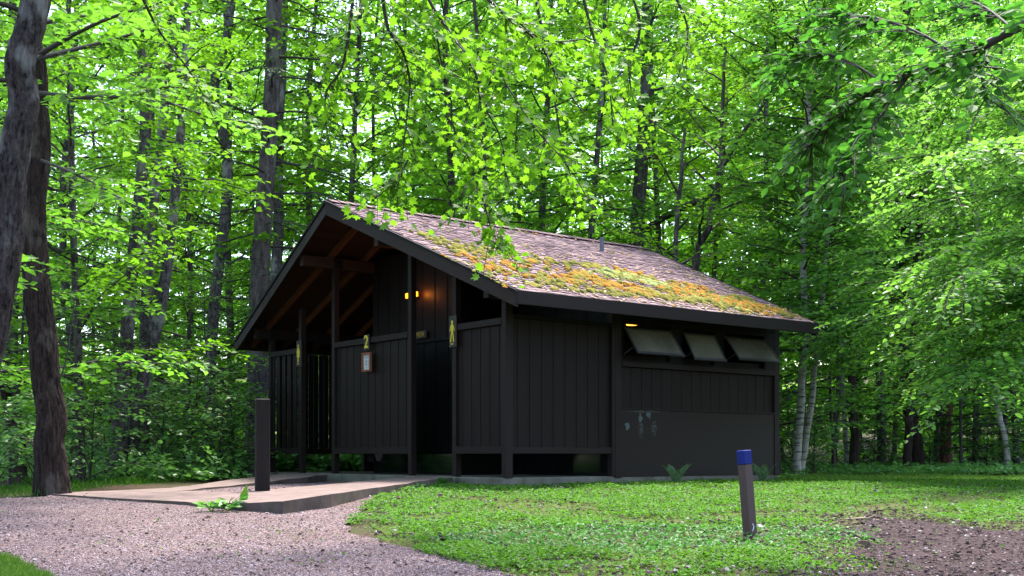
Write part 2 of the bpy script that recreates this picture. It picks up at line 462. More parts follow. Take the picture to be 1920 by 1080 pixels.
# framed board screens on the porch
def boards(mb, p0, p1, z0, z1, nrm, wdt=.105, dep=.022, gap=0.0, skip=0):
    p0 = Vector(p0); p1 = Vector(p1); d = p1-p0; Lh = d.length; d.normalize(); n = max(1, round(Lh/wdt)); w = Lh/n
    nrm = Vector(nrm)
    for i in range(n):
        o = (dep if i % 2 else 0.0)
        a = p0+d*(w*i+gap/2)+nrm*o; b = p0+d*(w*(i+1)-gap/2)+nrm*o
        t = nrm*-.019
        zt = z1 - rnd.random()*.004
        mb.hexa([(a.x,a.y,z0),(b.x,b.y,z0),(b.x+t.x,b.y+t.y,z0),(a.x+t.x,a.y+t.y,z0),(a.x,a.y,zt),(b.x,b.y,zt),(b.x+t.x,b.y+t.y,zt),(a.x+t.x,a.y+t.y,zt)])
ZT, ZL = 2.53, .765
for (k0, k1, gap) in ((0, 1, 0), (2, 4, 0), (5, 6, .045)):
    y0, y1 = k0*M1+PW/2, k1*M1-PW/2
    m = MB(); boards(m, (.045, y0, 0), (.045, y1, 0), ZL+.10, ZT-.085, (-1, 0, 0), .105, .006 if not gap else .02, gap); m.build('screen_panel', P_, bld)
    m = MB(); m.box(-.005, .075, y0, y1, ZT-.087, ZT); m.build('top_rail', PP, bld, bevel=.003)
    m = MB(); m.box(-.002, .07, y0, y1, ZL, ZL+.098); m.build('lower_rail', PP, bld, bevel=.003)
for y, s in ((0, -1), (W6, 1)):
    m = MB(); boards(m, (.13, y-s*.01, 0), (1.87, y-s*.01, 0), ZL+.09, ZT+.0, (0, s, 0), .105, .007, 0 if s < 0 else .012); m.build('screen_panel', P_, bld)
    m = MB(); m.box(.125, 1.868, y-.035, y+.035, ZL, ZL+.088); m.build('lower_rail', PP, bld, bevel=.003)
    m = MB(); m.box(.125, 1.868, y-.055, y-.035*s-.02 if s > 0 else y-.0, ZT+.004, ZT+.05) if False else m.box(.125, 1.868, y-.03, y+.03, ZT+.004, ZT+.05); m.build('top_rail', M['paint_black'], bld)
# drinking bubbler bracket under the centre screen
m = MB(); m.prism([(0, 0), (0, 0)], 0, 0) if False else None
m = MB(); m.add([(-.01, 2.93, .765), (-.01, 3.17, .765), (-.01, 3.10, .655), (-.01, 3.0, .655), (.03, 2.93, .765), (.03, 3.17, .765), (.03, 3.10, .655), (.03, 3.0, .655)],
                [(0,1,2,3),(7,6,5,4),(0,4,5,1),(1,5,6,2),(2,6,7,3),(3,7,4,0)]); m.build('bracket', PP, bld)

# enclosed body: walls with a recessed core facing the porch
def wallbox(name, x0, x1, y0, y1, z0, z1, mat=P_):
    m = MB(); m.box(x0, x1, y0, y1, z0, z1); return m.build(name, mat, bld)
BX = 1.93
# side wall with three window openings
YT = -.045
wins = [(2.06, 3.03), (3.235, 3.96), (4.14, 5.12)]
ZW0, ZW1 = 2.06, 2.62
m = MB(); m.box(BX+.06, LB-.01, YT+.012, .055, ZW0-.0, ZW0-.001) if False else None
m = MB(); boards(m, (BX+.12, YT+.03, 0), (LB-.12, YT+.03, 0), 1.41, ZW0-.08, (0, -1, 0), .205, .0, .008)
m.build('board_wall', P_, bld)
wallbox('backing_wall', BX+.05, LB-.03, YT+.052, .045, SLAB+.01, ZW0-.05, M['paint_black'])
m = MB(); m.box(BX+.12, LB-.12, YT+.005, YT+.048, SLAB-.01, 1.385); m.build('plywood_panel', M['paint'], bld, bevel=.004)
ply = [o for o in bld.children if o.name.startswith('plywood_panel')][0]
m = MB(); m.box(BX+.12, LB-.12, YT-.008, YT+.03, 1.387, 1.408); m.build('drip_strip', PP, bld)
M['bare'] = flat('bluish_bare_undercoat', (.055, .075, .078), .7); M['speck'] = flat('white_paint_speck', (.10, .10, .095), .7)
def blotch(mb, x, z, rx, rz_, y, n=15):
    th = [2*math.pi*k/n for k in range(n)]; rr = [1+rnd.uniform(-.28, .22) for _ in th]
    pts = [(x+rx*r_*math.cos(t), z+rz_*r_*math.sin(t)) for t, r_ in zip(th, rr)]
    mb.add([(p[0], y, p[1]) for p in pts]+[(p[0], y+.0025, p[1]) for p in pts], [tuple(range(n)), tuple(range(2*n-1, n-1, -1))]+[(i, (i+1) % n, (i+1) % n+n, i+n) for i in range(n)])
yb = YT+.0035
for x_, z_, rx, rz2 in ((2.165, 1.155, .045, .060), (2.42, 1.265, .038, .050), (2.415, 1.32, .016, .022), (2.575, 1.325, .040, .034), (2.60, 1.29, .014, .028)):
    m = MB(); blotch(m, x_, z_, rx, rz2, yb); m.build('bare_patch', M['bare'], ply)
def ply_mat():
    t = NT('flaking_dark_paint'); tc = t.n('TexCoord'); sp = t.n('SeparateXYZ'); t.l(tc.outputs['Object'], sp.inputs[0])
    n = t.noise(7, 5, t.coords((1, 1, .12)), .6); fl = t.noise(70, 5, t.coords((1, 1, .8)), .7)
    def near(cx, cz, rx, rz_):
        dx = t.math('DIVIDE', t.math('SUBTRACT', sp.outputs[0], cx), rx); dz = t.math('DIVIDE', t.math('SUBTRACT', sp.outputs[2], cz), rz_)
        return t.math('MAXIMUM', t.math('SUBTRACT', 1.0, t.math('ADD', t.math('MULTIPLY', dx, dx), t.math('MULTIPLY', dz, dz))), 0.0)
    zone = t.math('ADD', t.math('ADD', near(2.43, 1.12, .09, .17), near(2.69, 1.13, .09, .16)), near(2.5, 1.37, .6, .03))
    f = t.math('ADD', fl, t.math('MULTIPLY', t.math('MINIMUM', zone, 1.0), .16))
    m_ = t.ramp(f, [(.665, (0,0,0)), (.69, (1,1,1))])
    c = t.mix(t.math('MULTIPLY', n, .5), (.0080, .0040, .0036), (.0115, .0064, .0058))
    c = t.mix(m_, c, (.075, .085, .085))
    return t.done(t.pbr(c, .55, fl, .2, .003, spec=.2))
ply.data.materials[0] = ply_mat()
for x0, x1 in ((BX, BX+.119), (LB-.119, LB)):
    m = MB(); m.box(x0, x1, YT-.006, .06, SLAB-.02, 2.90); m.build('corner_board', PP, bld, bevel=.004)
m = MB(); m.box(BX+.12, LB-.12, YT-.022, .05, ZW0-.075, ZW0); m.build('window_sill', PP, bld, bevel=.004)
m = MB(); m.box(BX+.12, LB-.12, YT-.004, .05, ZW1, 2.95); m.build('header_board', M['paint_black'], bld)
xs = [BX+.12]+[v for wv in wins for v in wv]+[LB-.12]
for i in range(0, 8, 2):
    if xs[i+1]-xs[i] > .02:
        m = MB(); m.box(xs[i], xs[i+1], YT-.006, .05, ZW0+.001, ZW1-.001); m.build('mullion', M['paint_black'], bld)

def glass_mat():
    t = NT('murky_window_glass'); n = t.noise(3, 4, t.coords()); n2 = t.noise(40, 3, t.coords())
    c = t.ramp(n, [(.35, (.115, .102, .072)), (.7, (.185, .168, .120))])
    p = t.pbr(c, t.math('ADD', t.math('MULTIPLY', n2, .12), .20), spec=.7)
    tr = t.n('BsdfTranslucent'); tr.inputs[0].default_value = (.35, .33, .22, 1)
    mx = t.n('MixShader'); mx.inputs[0].default_value = .25; t.l(p, mx.inputs[1]); t.l(tr, mx.inputs[2])
    return t.done(mx)
M['glass'] = glass_mat(); M['sash'] = paint_mat('sash_frame_metal', (.035, .033, .034), .35, wear=.2)
M['inner'] = flat('pale_inner_wall', (.16, .14, .10), .8)
ANG = R(33)
for i, (x0, x1) in enumerate(wins):
    wd = empty('window', (0, 0, 0)); wd.parent = bld
    fr = MB(); t_ = .028; yf = YT-.002
    fr.box(x0, x1, yf, .03, ZW1-t_, ZW1-.001); fr.box(x0, x1, yf, .03, ZW0+.001, ZW0+t_)
    fr.box(x0, x0+t_, yf, .03, ZW0+t_+.001, ZW1-t_-.001); fr.box(x1-t_, x1, yf, .03, ZW0+t_+.001, ZW1-t_-.001)
    fr.build('frame', M['paint_black'], wd)
    # fixed strip pane above the open sash
    m = MB(); m.box(x0+t_, x1-t_, -.02, .0, ZW1-.100, ZW1-.082); m.build('transom', M['sash'], wd)
    # sash hinged near the top, swung outwards
    ang = ANG+[.05, -.05, .10][i]
    H = .47
    def S(x, s, n_):  # s along the sash downwards, n_ outwards from it
        y = YT-.012 - s*math.sin(ang) - n_*math.cos(ang); z = ZW1-.095 - s*math.cos(ang) + n_*math.sin(ang)
        return (x, y, z)
    def sb(mb, xa, xb, s0, s1, n0, n1):
        mb.hexa([S(xa,s0,n0),S(xb,s0,n0),S(xb,s1,n0),S(xa,s1,n0),S(xa,s0,n1),S(xb,s0,n1),S(xb,s1,n1),S(xa,s1,n1)])
    a0, a1 = x0+.02, x1-.02
    fs = MB(); b_ = .026
    sb(fs, a0, a1, 0, b_, 0, .02); sb(fs, a0, a1, H-b_*1.5, H, 0, .022)
    sb(fs, a0, a0+b_, b_+.001, H-b_*1.5-.001, 0, .02); sb(fs, a1-b_, a1, b_+.001, H-b_*1.5-.001, 0, .02)
    sash = fs.build('sash', M['sash'], wd)
    gp = MB(); sb(gp, a0+b_-.004, a1-b_+.004, b_-.004, H-b_*1.5+.004, .007, .011); gp.build('pane', M['glass'], sash)
    # stay arms
    for xx in (x0+.035, x1-.035):
        m = MB(); m.bar((xx, YT-.0, ZW0+.10), S(xx, H*.72, 0), .008, .014); m.build('stay_arm', M['sash'], wd)
    # lower fixed pane seen under the sash
    m = MB(); m.box(x0+t_, x1-t_, .0, .004, ZW0+t_+.001, ZW0+.10); m.build('lower_pane', M['paint_black'], wd)

# far walls (left side, back) and the porch-facing wall
def boardwall(name, p0, p1, z0, z1, nrm, mat=P_, wdt=.2, gap=.006):
    m = MB(); boards(m, p0, p1, z0, z1, nrm, wdt, .006, gap); return m.build(name, mat, bld)
boardwall('side_wall', (BX, W6+.03, 0), (LB, W6+.03, 0), SLAB-.01, 2.72, (0, 1, 0))
boardwall('rear_wall', (LB-.005, .0, 0), (LB-.005, W6, 0), SLAB-.01, 2.80, (1, 0, 0))
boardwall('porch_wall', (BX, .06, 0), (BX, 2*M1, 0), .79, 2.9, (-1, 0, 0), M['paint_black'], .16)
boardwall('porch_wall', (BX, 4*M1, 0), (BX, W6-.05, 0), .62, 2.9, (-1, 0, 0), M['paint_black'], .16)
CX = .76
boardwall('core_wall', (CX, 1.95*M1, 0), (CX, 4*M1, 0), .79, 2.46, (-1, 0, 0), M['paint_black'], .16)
boardwall('core_upper_wall', (CX-.02, 1.95*M1, 0), (CX-.02, 4*M1, 0), 2.50, 3.92, (-1, 0, 0), paint_mat('shade_darkened_paint', (.0050, .0026, .0024), .6, spec=.12), .16)  # wall paint darkened so the porch shade sits in its colour
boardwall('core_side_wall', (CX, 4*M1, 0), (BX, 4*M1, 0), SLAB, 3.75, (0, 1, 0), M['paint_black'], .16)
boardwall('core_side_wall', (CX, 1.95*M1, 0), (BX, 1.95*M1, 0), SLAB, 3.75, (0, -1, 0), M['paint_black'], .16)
m = MB(); m.box(CX-.035, CX+.01, 1.95*M1, 4*M1, 2.462, 2.498); m.build('ledge', M['paint_black'], bld)
for x, y0, y1 in ((CX-.012, 1.95*M1-.01, 4*M1), (BX-.012, .05, 1.95*M1-.03)):
    m = MB(); m.box(x, x+.02, y0, y1, SLAB+.004, .786); m.build('base_panel', M['gloss'], bld)
# upper gable infill of the body and back gable
def gable(name, x, t, y0, y1, z0, mat):
    m = MB(); ys = np.linspace(y0, y1, 25)
    top = [(x, y, rz(y)-.17) for y in ys]
    top = [(p[0], p[1], max(p[2], z0+.005)) for p in top]
    pts = [(x, y1, z0), (x, y0, z0)]
    vs = pts+top; n = len(vs); vs2 = [(p[0]+t, p[1], p[2]) for p in vs]
    m.add(vs+vs2, [tuple(range(n)), tuple(range(2*n-1, n-1, -1))]+[(i, (i+1) % n, (i+1) % n+n, i+n) for i in range(n)])
    return m.build(name, mat, bld)
gable('porch_gable', BX+.002, .03, .06, W6-.06, 2.905, M['paint_black'])
gable('rear_gable', LB-.03, .03, .03, W6-.03, 2.80, P_)
m = MB(); m.box(BX+.1, LB-.1, .12, W6-.1, 2.66, 2.70); m.build('inner_ceiling', M['inner'], bld)
m = MB(); m.box(BX+.08, LB-.08, 2.2, 2.25, SLAB, 2.65); m.build('inner_wall', M['inner'], bld)

# beams along the building, carried by the posts
for (y, zb, x0) in ((0, 2.755, -.285), (2*M1, zi, -.56), (4*M1, zi, -.56), (W6, 2.755, -.285)):
    m = MB(); m.box(x0, LB+.05, y-.055, y+.055, zb, zb+.17)
    m.build('beam', M['deckw'] if zb > 3 else PP, bld, bevel=.004)
    m = MB(); m.box(-.006, .15, y-.058, y+.058, zb-.0+.01, zb+.16); m.build('beam_bracket', M['paint_black'], bld)

# rafters
xr = -.04; xrs = []
while xr < LB+.1: xrs.append(xr); xr += .61
for xr in xrs:
    for s in (0, 1):
        m = MB(); y0 = -OV+.06 if s == 0 else W6+OV-.06; y1 = 3*M1+(-.002 if s == 0 else .002)
        za, zb = rz(y0)-.055, rz(y1)-.055; dz = .115
        m.hexa([(xr, y0, za-dz), (xr+.04, y0, za-dz), (xr+.04, y1, zb-dz), (xr, y1, zb-dz), (xr, y0, za), (xr+.04, y0, za), (xr+.04, y1, zb), (xr, y1, zb)])
        m.build('rafter', M['cedar'], bld)

# roof: deck planks, shingles, fascia, bargeboards, ridge, pipe
roof = empty('roof', (0, 0, 0)); roof.parent = bld
for s in (0, 1):
    m = MB(); n = 30
    for i in range(n):
        u0, u1 = i/n, (i+1)/n
        f = lambda u: (-OV+u*(3*M1+OV)) if s == 0 else (W6+OV-u*(3*M1+OV))
        a0, a1 = f(u0), f(u1); g = .003*(1 if s == 0 else -1)
        zb0, zb1 = rz(a0), rz(a1)
        m.hexa([(bfront(a0)+.02, a0+g, zb0-.05), (bback(a0)-.02, a0+g, zb0-.05), (bback(a1)-.02, a1, zb1-.05), (bfront(a1)+.02, a1, zb1-.05),
                (bfront(a0)+.02, a0+g, zb0-.022), (bback(a0)-.02, a0+g, zb0-.022), (bback(a1)-.02, a1, zb1-.022), (bfront(a1)+.02, a1, zb1-.022)])
    m.build('roof_deck', M['deckw'], roof)

def shingle_mat():
    t = NT('weathered_pinkish_shingles'); g = t.n('NewGeometry')
    mp = t.coords(); n = t.noise(1.3, 5, mp, .6); n2 = t.noise(55, 4, mp, .7); n3 = t.noise(7, 4, mp, .6)
    c = t.ramp(g.outputs['Random Per Island'], [(0, (.055, .034, .042)), (.45, (.130, .080, .092)), (1, (.225, .150, .162))])
    c = t.mix(t.math('MULTIPLY', n2, .55), c, (.09, .065, .075))
    c = t.mix(t.ramp(n, [(.42, (0,0,0)), (.75, (.7,.7,.7))]), c, (.24, .165, .18), 'MIX')
    c = t.mix(t.ramp(n3, [(.58, (0,0,0)), (.72, (.6,.6,.6))]), c, (.10, .085, .05))
    return t.done(t.pbr(c, .92, n2, .8, .006, spec=.2))
M['shingle'] = shingle_mat()
V = []; F = []
for s in (0, 1):
    sl_len = math.hypot(3*M1+OV, ZR-ZE); nc = int(sl_len/.118)
    for i in range(nc+1):
        u0 = i/nc; u1 = min((i+1.5)/nc, 1.0)
        y0 = -OV-.012+u0*(3*M1+OV+.012); 
        y1 = min(y0+1.6*(3*M1+OV)/nc, 3*M1)
        if s: y0, y1 = W6-y0, W6-y1
        xa, xb = bfront(y0)-.015, bback(y0)+.015
        x = xa + rnd.random()*.1 - .1
        while x < xb:
            wd_ = rnd.uniform(.08, .17); x2 = x+wd_
            c0, c1 = max(x, xa), min(x2-.004, xb)
            if c1-c0 > .02:
                j = rnd.uniform(-.012, .010)*(1 if s == 0 else -1); lift = rnd.uniform(.010, .022); sk = rnd.uniform(-.004, .004)
                yy0 = y0+j; z0 = rz(yy0)-.020; z1 = rz(y1)-.020
                cur = rnd.uniform(0, .008)
                if abs(yy0-3*M1) < .1: yy0 = y0; z0 = rz(yy0)-.02
                b0 = len(V)
                V += [(c0, yy0, z0+sk), (c1, yy0, z0-sk), (c1, y1, z1+.001), (c0, y1, z1+.001),
                      (c0, yy0, z0+lift+cur), (c1, yy0, z0+lift+rnd.uniform(0, .006)), (c1, y1, z1+.004), (c0, y1, z1+.004)]
                F += [tuple(b0+q for q in f) for f in ((0,3,2,1),(4,5,6,7),(0,1,5,4),(1,2,6,5),(3,0,4,7))]
            x = x2
me = bpy.data.meshes.new('shingles'); me.from_pydata(V, [], F); me.update()
bm = bmesh.new(); bm.from_mesh(me); bmesh.ops.recalc_face_normals(bm, faces=bm.faces); bm.to_mesh(me); bm.free()
link('shingles', me, M['shingle'], roof)
# ridge caps
V = []; F = []; x = bfront(3*M1)-.02
while x < bback(3*M1):
    x2 = min(x+.24, bback(3*M1)+.02); l = rnd.uniform(0, .008)
    for s in (-1, 1):
        b0 = len(V); ye = 3*M1+s*.13
        V += [(x, 3*M1, ZR+.022+l), (x2, 3*M1, ZR+.012), (x2, ye, rz(ye)+.010), (x, ye, rz(ye)+.022+l), (x, 3*M1, ZR+.0), (x, ye, rz(ye)-.005)]
        F += [(b0, b0+1, b0+2, b0+3) if s < 0 else (b0+3, b0+2, b0+1, b0), (b0, b0+3, b0+5, b0+4)]
    x += .15
me = bpy.data.meshes.new('ridge_cap'); me.from_pydata(V, [], F); me.update(); link('ridge_cap', me, M['shingle'], roof)
# bargeboards (front and rear) and eave fascias
def barge(fn, out, name):
    for s in (0, 1):
        ye = -OV-.0 if s == 0 else W6+OV; ym = 3*M1+(-.001 if s == 0 else .001)
        for (zt, zb, t0, t1, mt) in ((-.026, -.215, 0, .04, M['paint_fascia']), (-.005, -.045, .04, .058, M['paint_black'])):
            xe, xm = fn(ye), fn(ym); o0, o1 = out*t0, out*t1
            m = MB(); m.hexa([(xe+o0, ye, rz(ye)+zb), (xe+o1, ye, rz(ye)+zb), (xm+o1, ym, rz(ym)+zb), (xm+o0, ym, rz(ym)+zb),
                              (xe+o0, ye, rz(ye)+zt), (xe+o1, ye, rz(ye)+zt), (xm+o1, ym, rz(ym)+zt), (xm+o0, ym, rz(ym)+zt)])
            m.build(name if t0 == 0 else 'drip_trim', mt, roof)
barge(lambda a: bfront(a)-.02, -1, 'bargeboard'); barge(lambda a: bback(a)+.02, 1, 'bargeboard')
for y0, y1 in ((-OV-.03, -OV-.001), (W6+OV+.001, W6+OV+.03)):
    m = MB(); m.box(-WE-.06, LE+.06, y0, y1, ZE-.185, ZE-.012); m.build('fascia', M['paint_fascia'] if y0 > 0 else PP, roof, bevel=.003)
m = MB(); m.cyl((4.05, 2.55, rz(2.55)-.02), (4.05, 2.55, rz(2.55)+.22), .038, n=14)
M['pipe'] = flat('grey_vent_pipe', (.09, .10, .13), .5); m.build('vent_pipe', M['pipe'], roof, smooth=False)

# ------------------------------------------------------------------ moss on the roof
def blobs(name, cs, mat, label, sub=1):
    T = bmesh.new(); bmesh.ops.create_icosphere(T, subdivisions=2, radius=1)
    tv = np.array([v.co for v in T.verts]); tf = np.array([[v.index for v in f.verts] for f in T.faces]); T.free()
    keep = tv[:, 2] > -.35; idx = -np.ones(len(tv), int); idx[keep] = np.arange(keep.sum()); fk = keep[tf].all(1); tv = tv[keep]; tf = idx[tf[fk]]
    r = np.random.default_rng(11); n = len(cs); k = len(tv)
    P = np.array([c[:3] for c in cs]); Sx = np.array([c[3] for c in cs]); Sz = np.array([c[4] for c in cs])
    ph = r.random((n, 3))*6.28; st = .7+.6*r.random((n, 2))
    lump = 1+.22*np.sin(tv[None, :, 0]*5+ph[:, 0:1])*np.sin(tv[None, :, 1]*5+ph[:, 1:2])+r.normal(0, .08, (n, k))
    Vv = tv[None]*lump[:, :, None]*np.stack([Sx*st[:, 0], Sx*st[:, 1], Sz], 1)[:, None, :]
    Vv[:, :, 2] += -Vv[:, :, 1]*(-SLP)   # lie along the slope
    Vv = Vv+P[:, None, :]
    Lp = (np.arange(n)[:, None, None]*k+tf[None]).reshape(-1); stt = np.arange(n*len(tf))*3
    return link(name, np_mesh(name, Vv.reshape(-1, 3), Lp, stt, True), mat)
def moss_mat(name, a, b, c_):
    t = NT(name); g = t.n('NewGeometry'); n = t.noise(90, 4, t.coords(), .7); n2 = t.noise(2.5, 3, t.coords())
    r = t.math('ADD', t.math('MULTIPLY', g.outputs['Random Per Island'], .5), t.math('MULTIPLY', n2, .6))
    c = t.ramp(r, [(.15, a), (.5, b), (.9, c_)])
    cc = t.mix(t.math('MULTIPLY', n, .6), c, tuple(v*.35 for v in a))
    return t.done(t.pbr(cc, .95, n, 1.0, .015, spec=.1))
M['moss_o'] = moss_mat('orange_moss', (.16, .12, .015), (.33, .16, .020), (.46, .19, .03))
M['moss_g'] = moss_mat('green_moss', (.10, .11, .02), (.17, .17, .03), (.30, .24, .04))
M['moss_p'] = moss_mat('pale_green_moss', (.20, .24, .08), (.26, .30, .10), (.30, .34, .12))
# moss patches are given on the near slope by x (0..LE) and the height fraction v (0 eave, 1 ridge)
orange, green, pale = [], [], []
r2 = np.random.default_rng(21)
def onroof(x, v): a = -OV+v*(3*M1+OV); return (x, a, rz(a)-.0)
patches = [(.2, .46, .3, .06, 'g', 30), (.0, .36, .35, .06, 'o', 22), (.5, .52, .4, .06, 'g', 26), (1.0, .40, .4, .06, 'o', 24), (1.6, .45, .4, .05, 'g', 30), (.1, .22, .35, .06, 'o', 30), (2.5, .47, .5, .05, 'g', 26), (3.3, .42, .5, .05, 'o', 26), (4.2, .34, .5, .05, 'o', 34), (5.0, .22, .3, .06, 'g', 22), (-.1, .6, .25, .08, 'g', 16), (.55, .30, .25, .07, 'o', 26), (1.1, .19, .45, .05, 'o', 60), (1.9, .28, .35, .06, 'o', 70), (2.25, .20, .5, .06, 'o', 80), (2.8, .37, .35, .05, 'p', 130), (3.3, .32, .35, .04, 'p', 90),
           (3.5, .24, .4, .05, 'o', 80), (4.0, .22, .45, .06, 'o', 130), (4.5, .15, .45, .05, 'o', 120), (5.1, .13, .3, .05, 'o', 36), (3.0, .12, .5, .04, 'g', 60), (3.9, .11, .6, .035, 'g', 36), (4.5, .07, .5, .03, 'o', 22),
           (1.6, .09, .6, .04, 'g', 50), (.6, .12, .4, .06, 'g', 40), (3.6, .15, .25, .035, 'p', 30), (2.6, .12, .3, .03, 'g', 25), (5.2, .08, .3, .03, 'g', 14), (2.3, .13, .3, .025, 'o', 30), (4.1, .05, .3, .02, 'p', 10)]
for cx, cv, sx, sv, kd, n in patches:
    for _ in range(n):
        x = r2.normal(cx, sx*.6); v = r2.normal(cv, sv*.6)
        if not (0 < v < .97 and bfront(0) < x < LE): continue
        p = onroof(x, v); s = r2.uniform(.016, .050) if r2.random() < .8 else r2.uniform(.05, .085); e = (*p, s, min(s, .05)*r2.uniform(.6, .95))
        k = kd if r2.random() > .38 else 'g'
        {'o': orange, 'g': green, 'p': pale}[k].append(e)
for _ in range(1500):
    v = min(abs(r2.normal(0, .42)), .95); x = r2.uniform(-.5, LE+.1)
    if vnoise(x*1.6, v*9, 5) < .42+.25*v: continue
    p = onroof(x, v); s = r2.uniform(.008, .030); (orange if r2.random() < .22 else green).append((*p, s, s*.6))
# (world transform of the moss objects equals the building's)
for nm, cs, mt, lb in (('orange_moss', orange, M['moss_o'], 'orange and golden moss cushions on the lower roof slope'),
                       ('green_moss', green, M['moss_g'], 'small olive green moss tufts dotted over the shingles'),
                       ('pale_moss', pale, M['moss_p'], 'pale sage green moss streak in the middle of the roof slope')):
    o = blobs(nm, cs, mt, lb); o.location = (C0.x, C0.y, 0); o.rotation_euler = (0, 0, PSI)
    tag(o, lb, 'moss', kind='stuff')
# needle litter
n = 900; x = r2.uniform(-.4, LE, n); v = np.abs(r2.normal(0, .35, n)).clip(0, .97)
a = -OV+v*(3*M1+OV); Pp = np.stack([x, a, ZR-SLP*np.abs(a-3*M1)+.012], 1)
D = r2.normal(0, 1, (n, 3)); D[:, 2] = D[:, 1]*SLP; D += np.array([0, 0, .05])
t = NT('dry_needle'); M['litter'] = t.done(t.pbr((.30, .20, .12), .9))
o = link('needle_litter', leaf_mesh('needle_litter', Pp, D, np.tile([0, -SLP, 1.], (n, 1)), r2.uniform(.04, .11, n), 'needle'), M['litter'])
o.location = (C0.x, C0.y, 0); o.rotation_euler = (0, 0, PSI); tag(o, 'dry pine needles and twigs scattered on the shingles', 'litter', kind='stuff')

# ------------------------------------------------------------------ signs and lamp fixed to the porch (things of their own)
BM = Matrix.Translation((C0.x, C0.y, 0)) @ Matrix.Rotation(PSI, 4, 'Z')
def attach(name, x, y, z, label, cat, group=None):
    e = empty(name, BM @ Vector((x, y, z)), PSI); return tag(e, label, cat, group)
M['sign'] = flat('brown_sign_board', (.018, .010, .008), .6); M['yellow'] = flat('yellow_paint', (.62, .50, .02), .5)
def text_obj(name, body, size, mat, parent, loc, depth=.004, sx=1.0):
    cu = bpy.data.curves.new(name, 'FONT'); cu.body = body; cu.size = size; cu.extrude = depth; cu.align_x = 'CENTER'; cu.align_y = 'CENTER'; cu.offset = size*.012
    tmp = bpy.data.objects.new(name, cu); col.objects.link(tmp)
    bpy.context.view_layer.update()
    me = bpy.data.meshes.new_from_object(tmp.evaluated_get(bpy.context.evaluated_depsgraph_get()))
    bpy.data.objects.remove(tmp); bpy.data.curves.remove(cu)
    # text plane XY -> board plane facing local -x ; text right = local -y
    mt = Matrix(((0, 0, -1, 0), (-sx, 0, 0, 0), (0, 1, 0, 0), (0, 0, 0, 1)))
    me.transform(mt); me.name = name
    return_o = link(name, me, mat, parent); return_o.location = loc
    return return_o
# number 2
s = attach('number_sign', -.012, 3*M1+.035, 2.455, 'brown board with a yellow number 2 on the centre screen rail', 'sign')
m = MB(); m.box(-.02, .0, -.075, .075, -.115, .115); m.build('board', M['sign'], s, bevel=.003)
text_obj('numeral', '2', .27, M['yellow'], s, (-.022, 0, -.002))
# pictograms
def figure(parent, dress, mat):
    o = -.022
    def poly(pts, nm):
        m = MB(); n = len(pts)
        m.add([(o, -p[0], p[1]) for p in pts]+[(o-.006, -p[0], p[1]) for p in pts], [tuple(range(n)), tuple(range(2*n-1, n-1, -1))]+[(i, (i+1) % n, (i+1) % n+n, i+n) for i in range(n)])
        return m
    c = [(.021*math.cos(t), .125+.025*math.sin(t)) for t in np.linspace(0, 2*math.pi, 14, endpoint=False)]
    m = poly(c, 'h')
    def addp(pts):
        mm = poly(pts, ''); m.add(mm.v, mm.f)
    if dress:
        addp([(-.025, .095), (.025, .095), (.05, -.06), (-.05, -.06)]); addp([(-.022, -.061), (-.004, -.061), (-.004, -.145), (-.018, -.145)]); addp([(.004, -.061), (.022, -.061), (.018, -.145), (.004, -.145)])
        addp([(-.027, .09), (-.03, .055), (-.062, -.0), (-.055, .03)]); addp([(.027, .09), (.055, .03), (.062, 0), (.03, .055)])
    else:
        addp([(-.028, .095), (.028, .095), (.022, 0), (-.022, 0)])
        addp([(-.022, -.001), (-.001, -.001), (-.026, -.145), (-.048, -.145)]); addp([(.001, -.001), (.022, -.001), (.048, -.145), (.026, -.145)])
        addp([(-.029, .092), (-.027, .055), (-.048, .0), (-.06, .01)]); addp([(.029, .092), (.06, .01), (.048, 0), (.027, .055)])
    addp([(-.026, -.165), (.026, -.165), (.026, -.178), (-.026, -.178)])
    return m.build('figure', mat, parent)
for k, zc, dr, lb in ((1, 2.435, False, 'narrow brown board with a yellow walking man on the right porch post'),
                      (5, 2.435, True, 'narrow brown board with a yellow woman figure on the left porch post')):
    s = attach('pictogram_sign', -.004, k*M1, zc, lb, 'sign', 'restroom pictogram boards on the porch posts')
    m = MB(); m.box(-.018, .0, -.085, .085, -.215, .215); m.build('board', M['sign'], s, bevel=.003)
    figure(s, dr, M['yellow'])
# MEN sign on the core wall
s = attach('door_sign', CX-.052, 2.98, 2.585-.0, 'small brown sign with yellow letters MEN inside the porch', 'sign')
m = MB(); m.box(-.018, .0, -.17, .15, -.055, .055); m.build('board', M['sign'], s)
text_obj('lettering', 'MEN', .105, flat('dull_yellow', (.30, .21, .015), .6), s, (-.020, -.0, 0))
# framed notice
M['notice_frame'] = wood_mat('reddish_frame_wood', (.20, .065, .03), (.34, .13, .07), (3, 3, 3)); M['paper'] = flat('paper', (.55, .58, .60), .6); M['ink'] = flat('grey_ink', (.12, .14, .17), .8)
s = attach('notice_frame', -.012, 3*M1+.03, 2.155, 'reddish wooden frame holding a printed notice on the centre screen', 'notice')
m = MB(); W_, H_ = .125, .142; t_ = .026
m.box(-.035, 0, -W_, W_, H_-t_, H_); m.box(-.035, 0, -W_, W_, -H_, -H_+t_); m.box(-.035, 0, -W_, -W_+t_, -H_+t_, H_-t_); m.box(-.035, 0, W_-t_, W_, -H_+t_, H_-t_)
m.build('frame', M['notice_frame'], s)
m = MB(); m.box(-.010, -.006, -W_+t_, W_-t_, -H_+t_, H_-t_); pap = m.build('paper', M['paper'], s)
m = MB()
for i, (ya, yb, z) in enumerate([(-.08, .08, .095), (-.075, .07, .075), (-.07, .06, .062), (-.08, .08, -.09)]): m.box(-.012, -.011, ya, yb, z, z+.007)
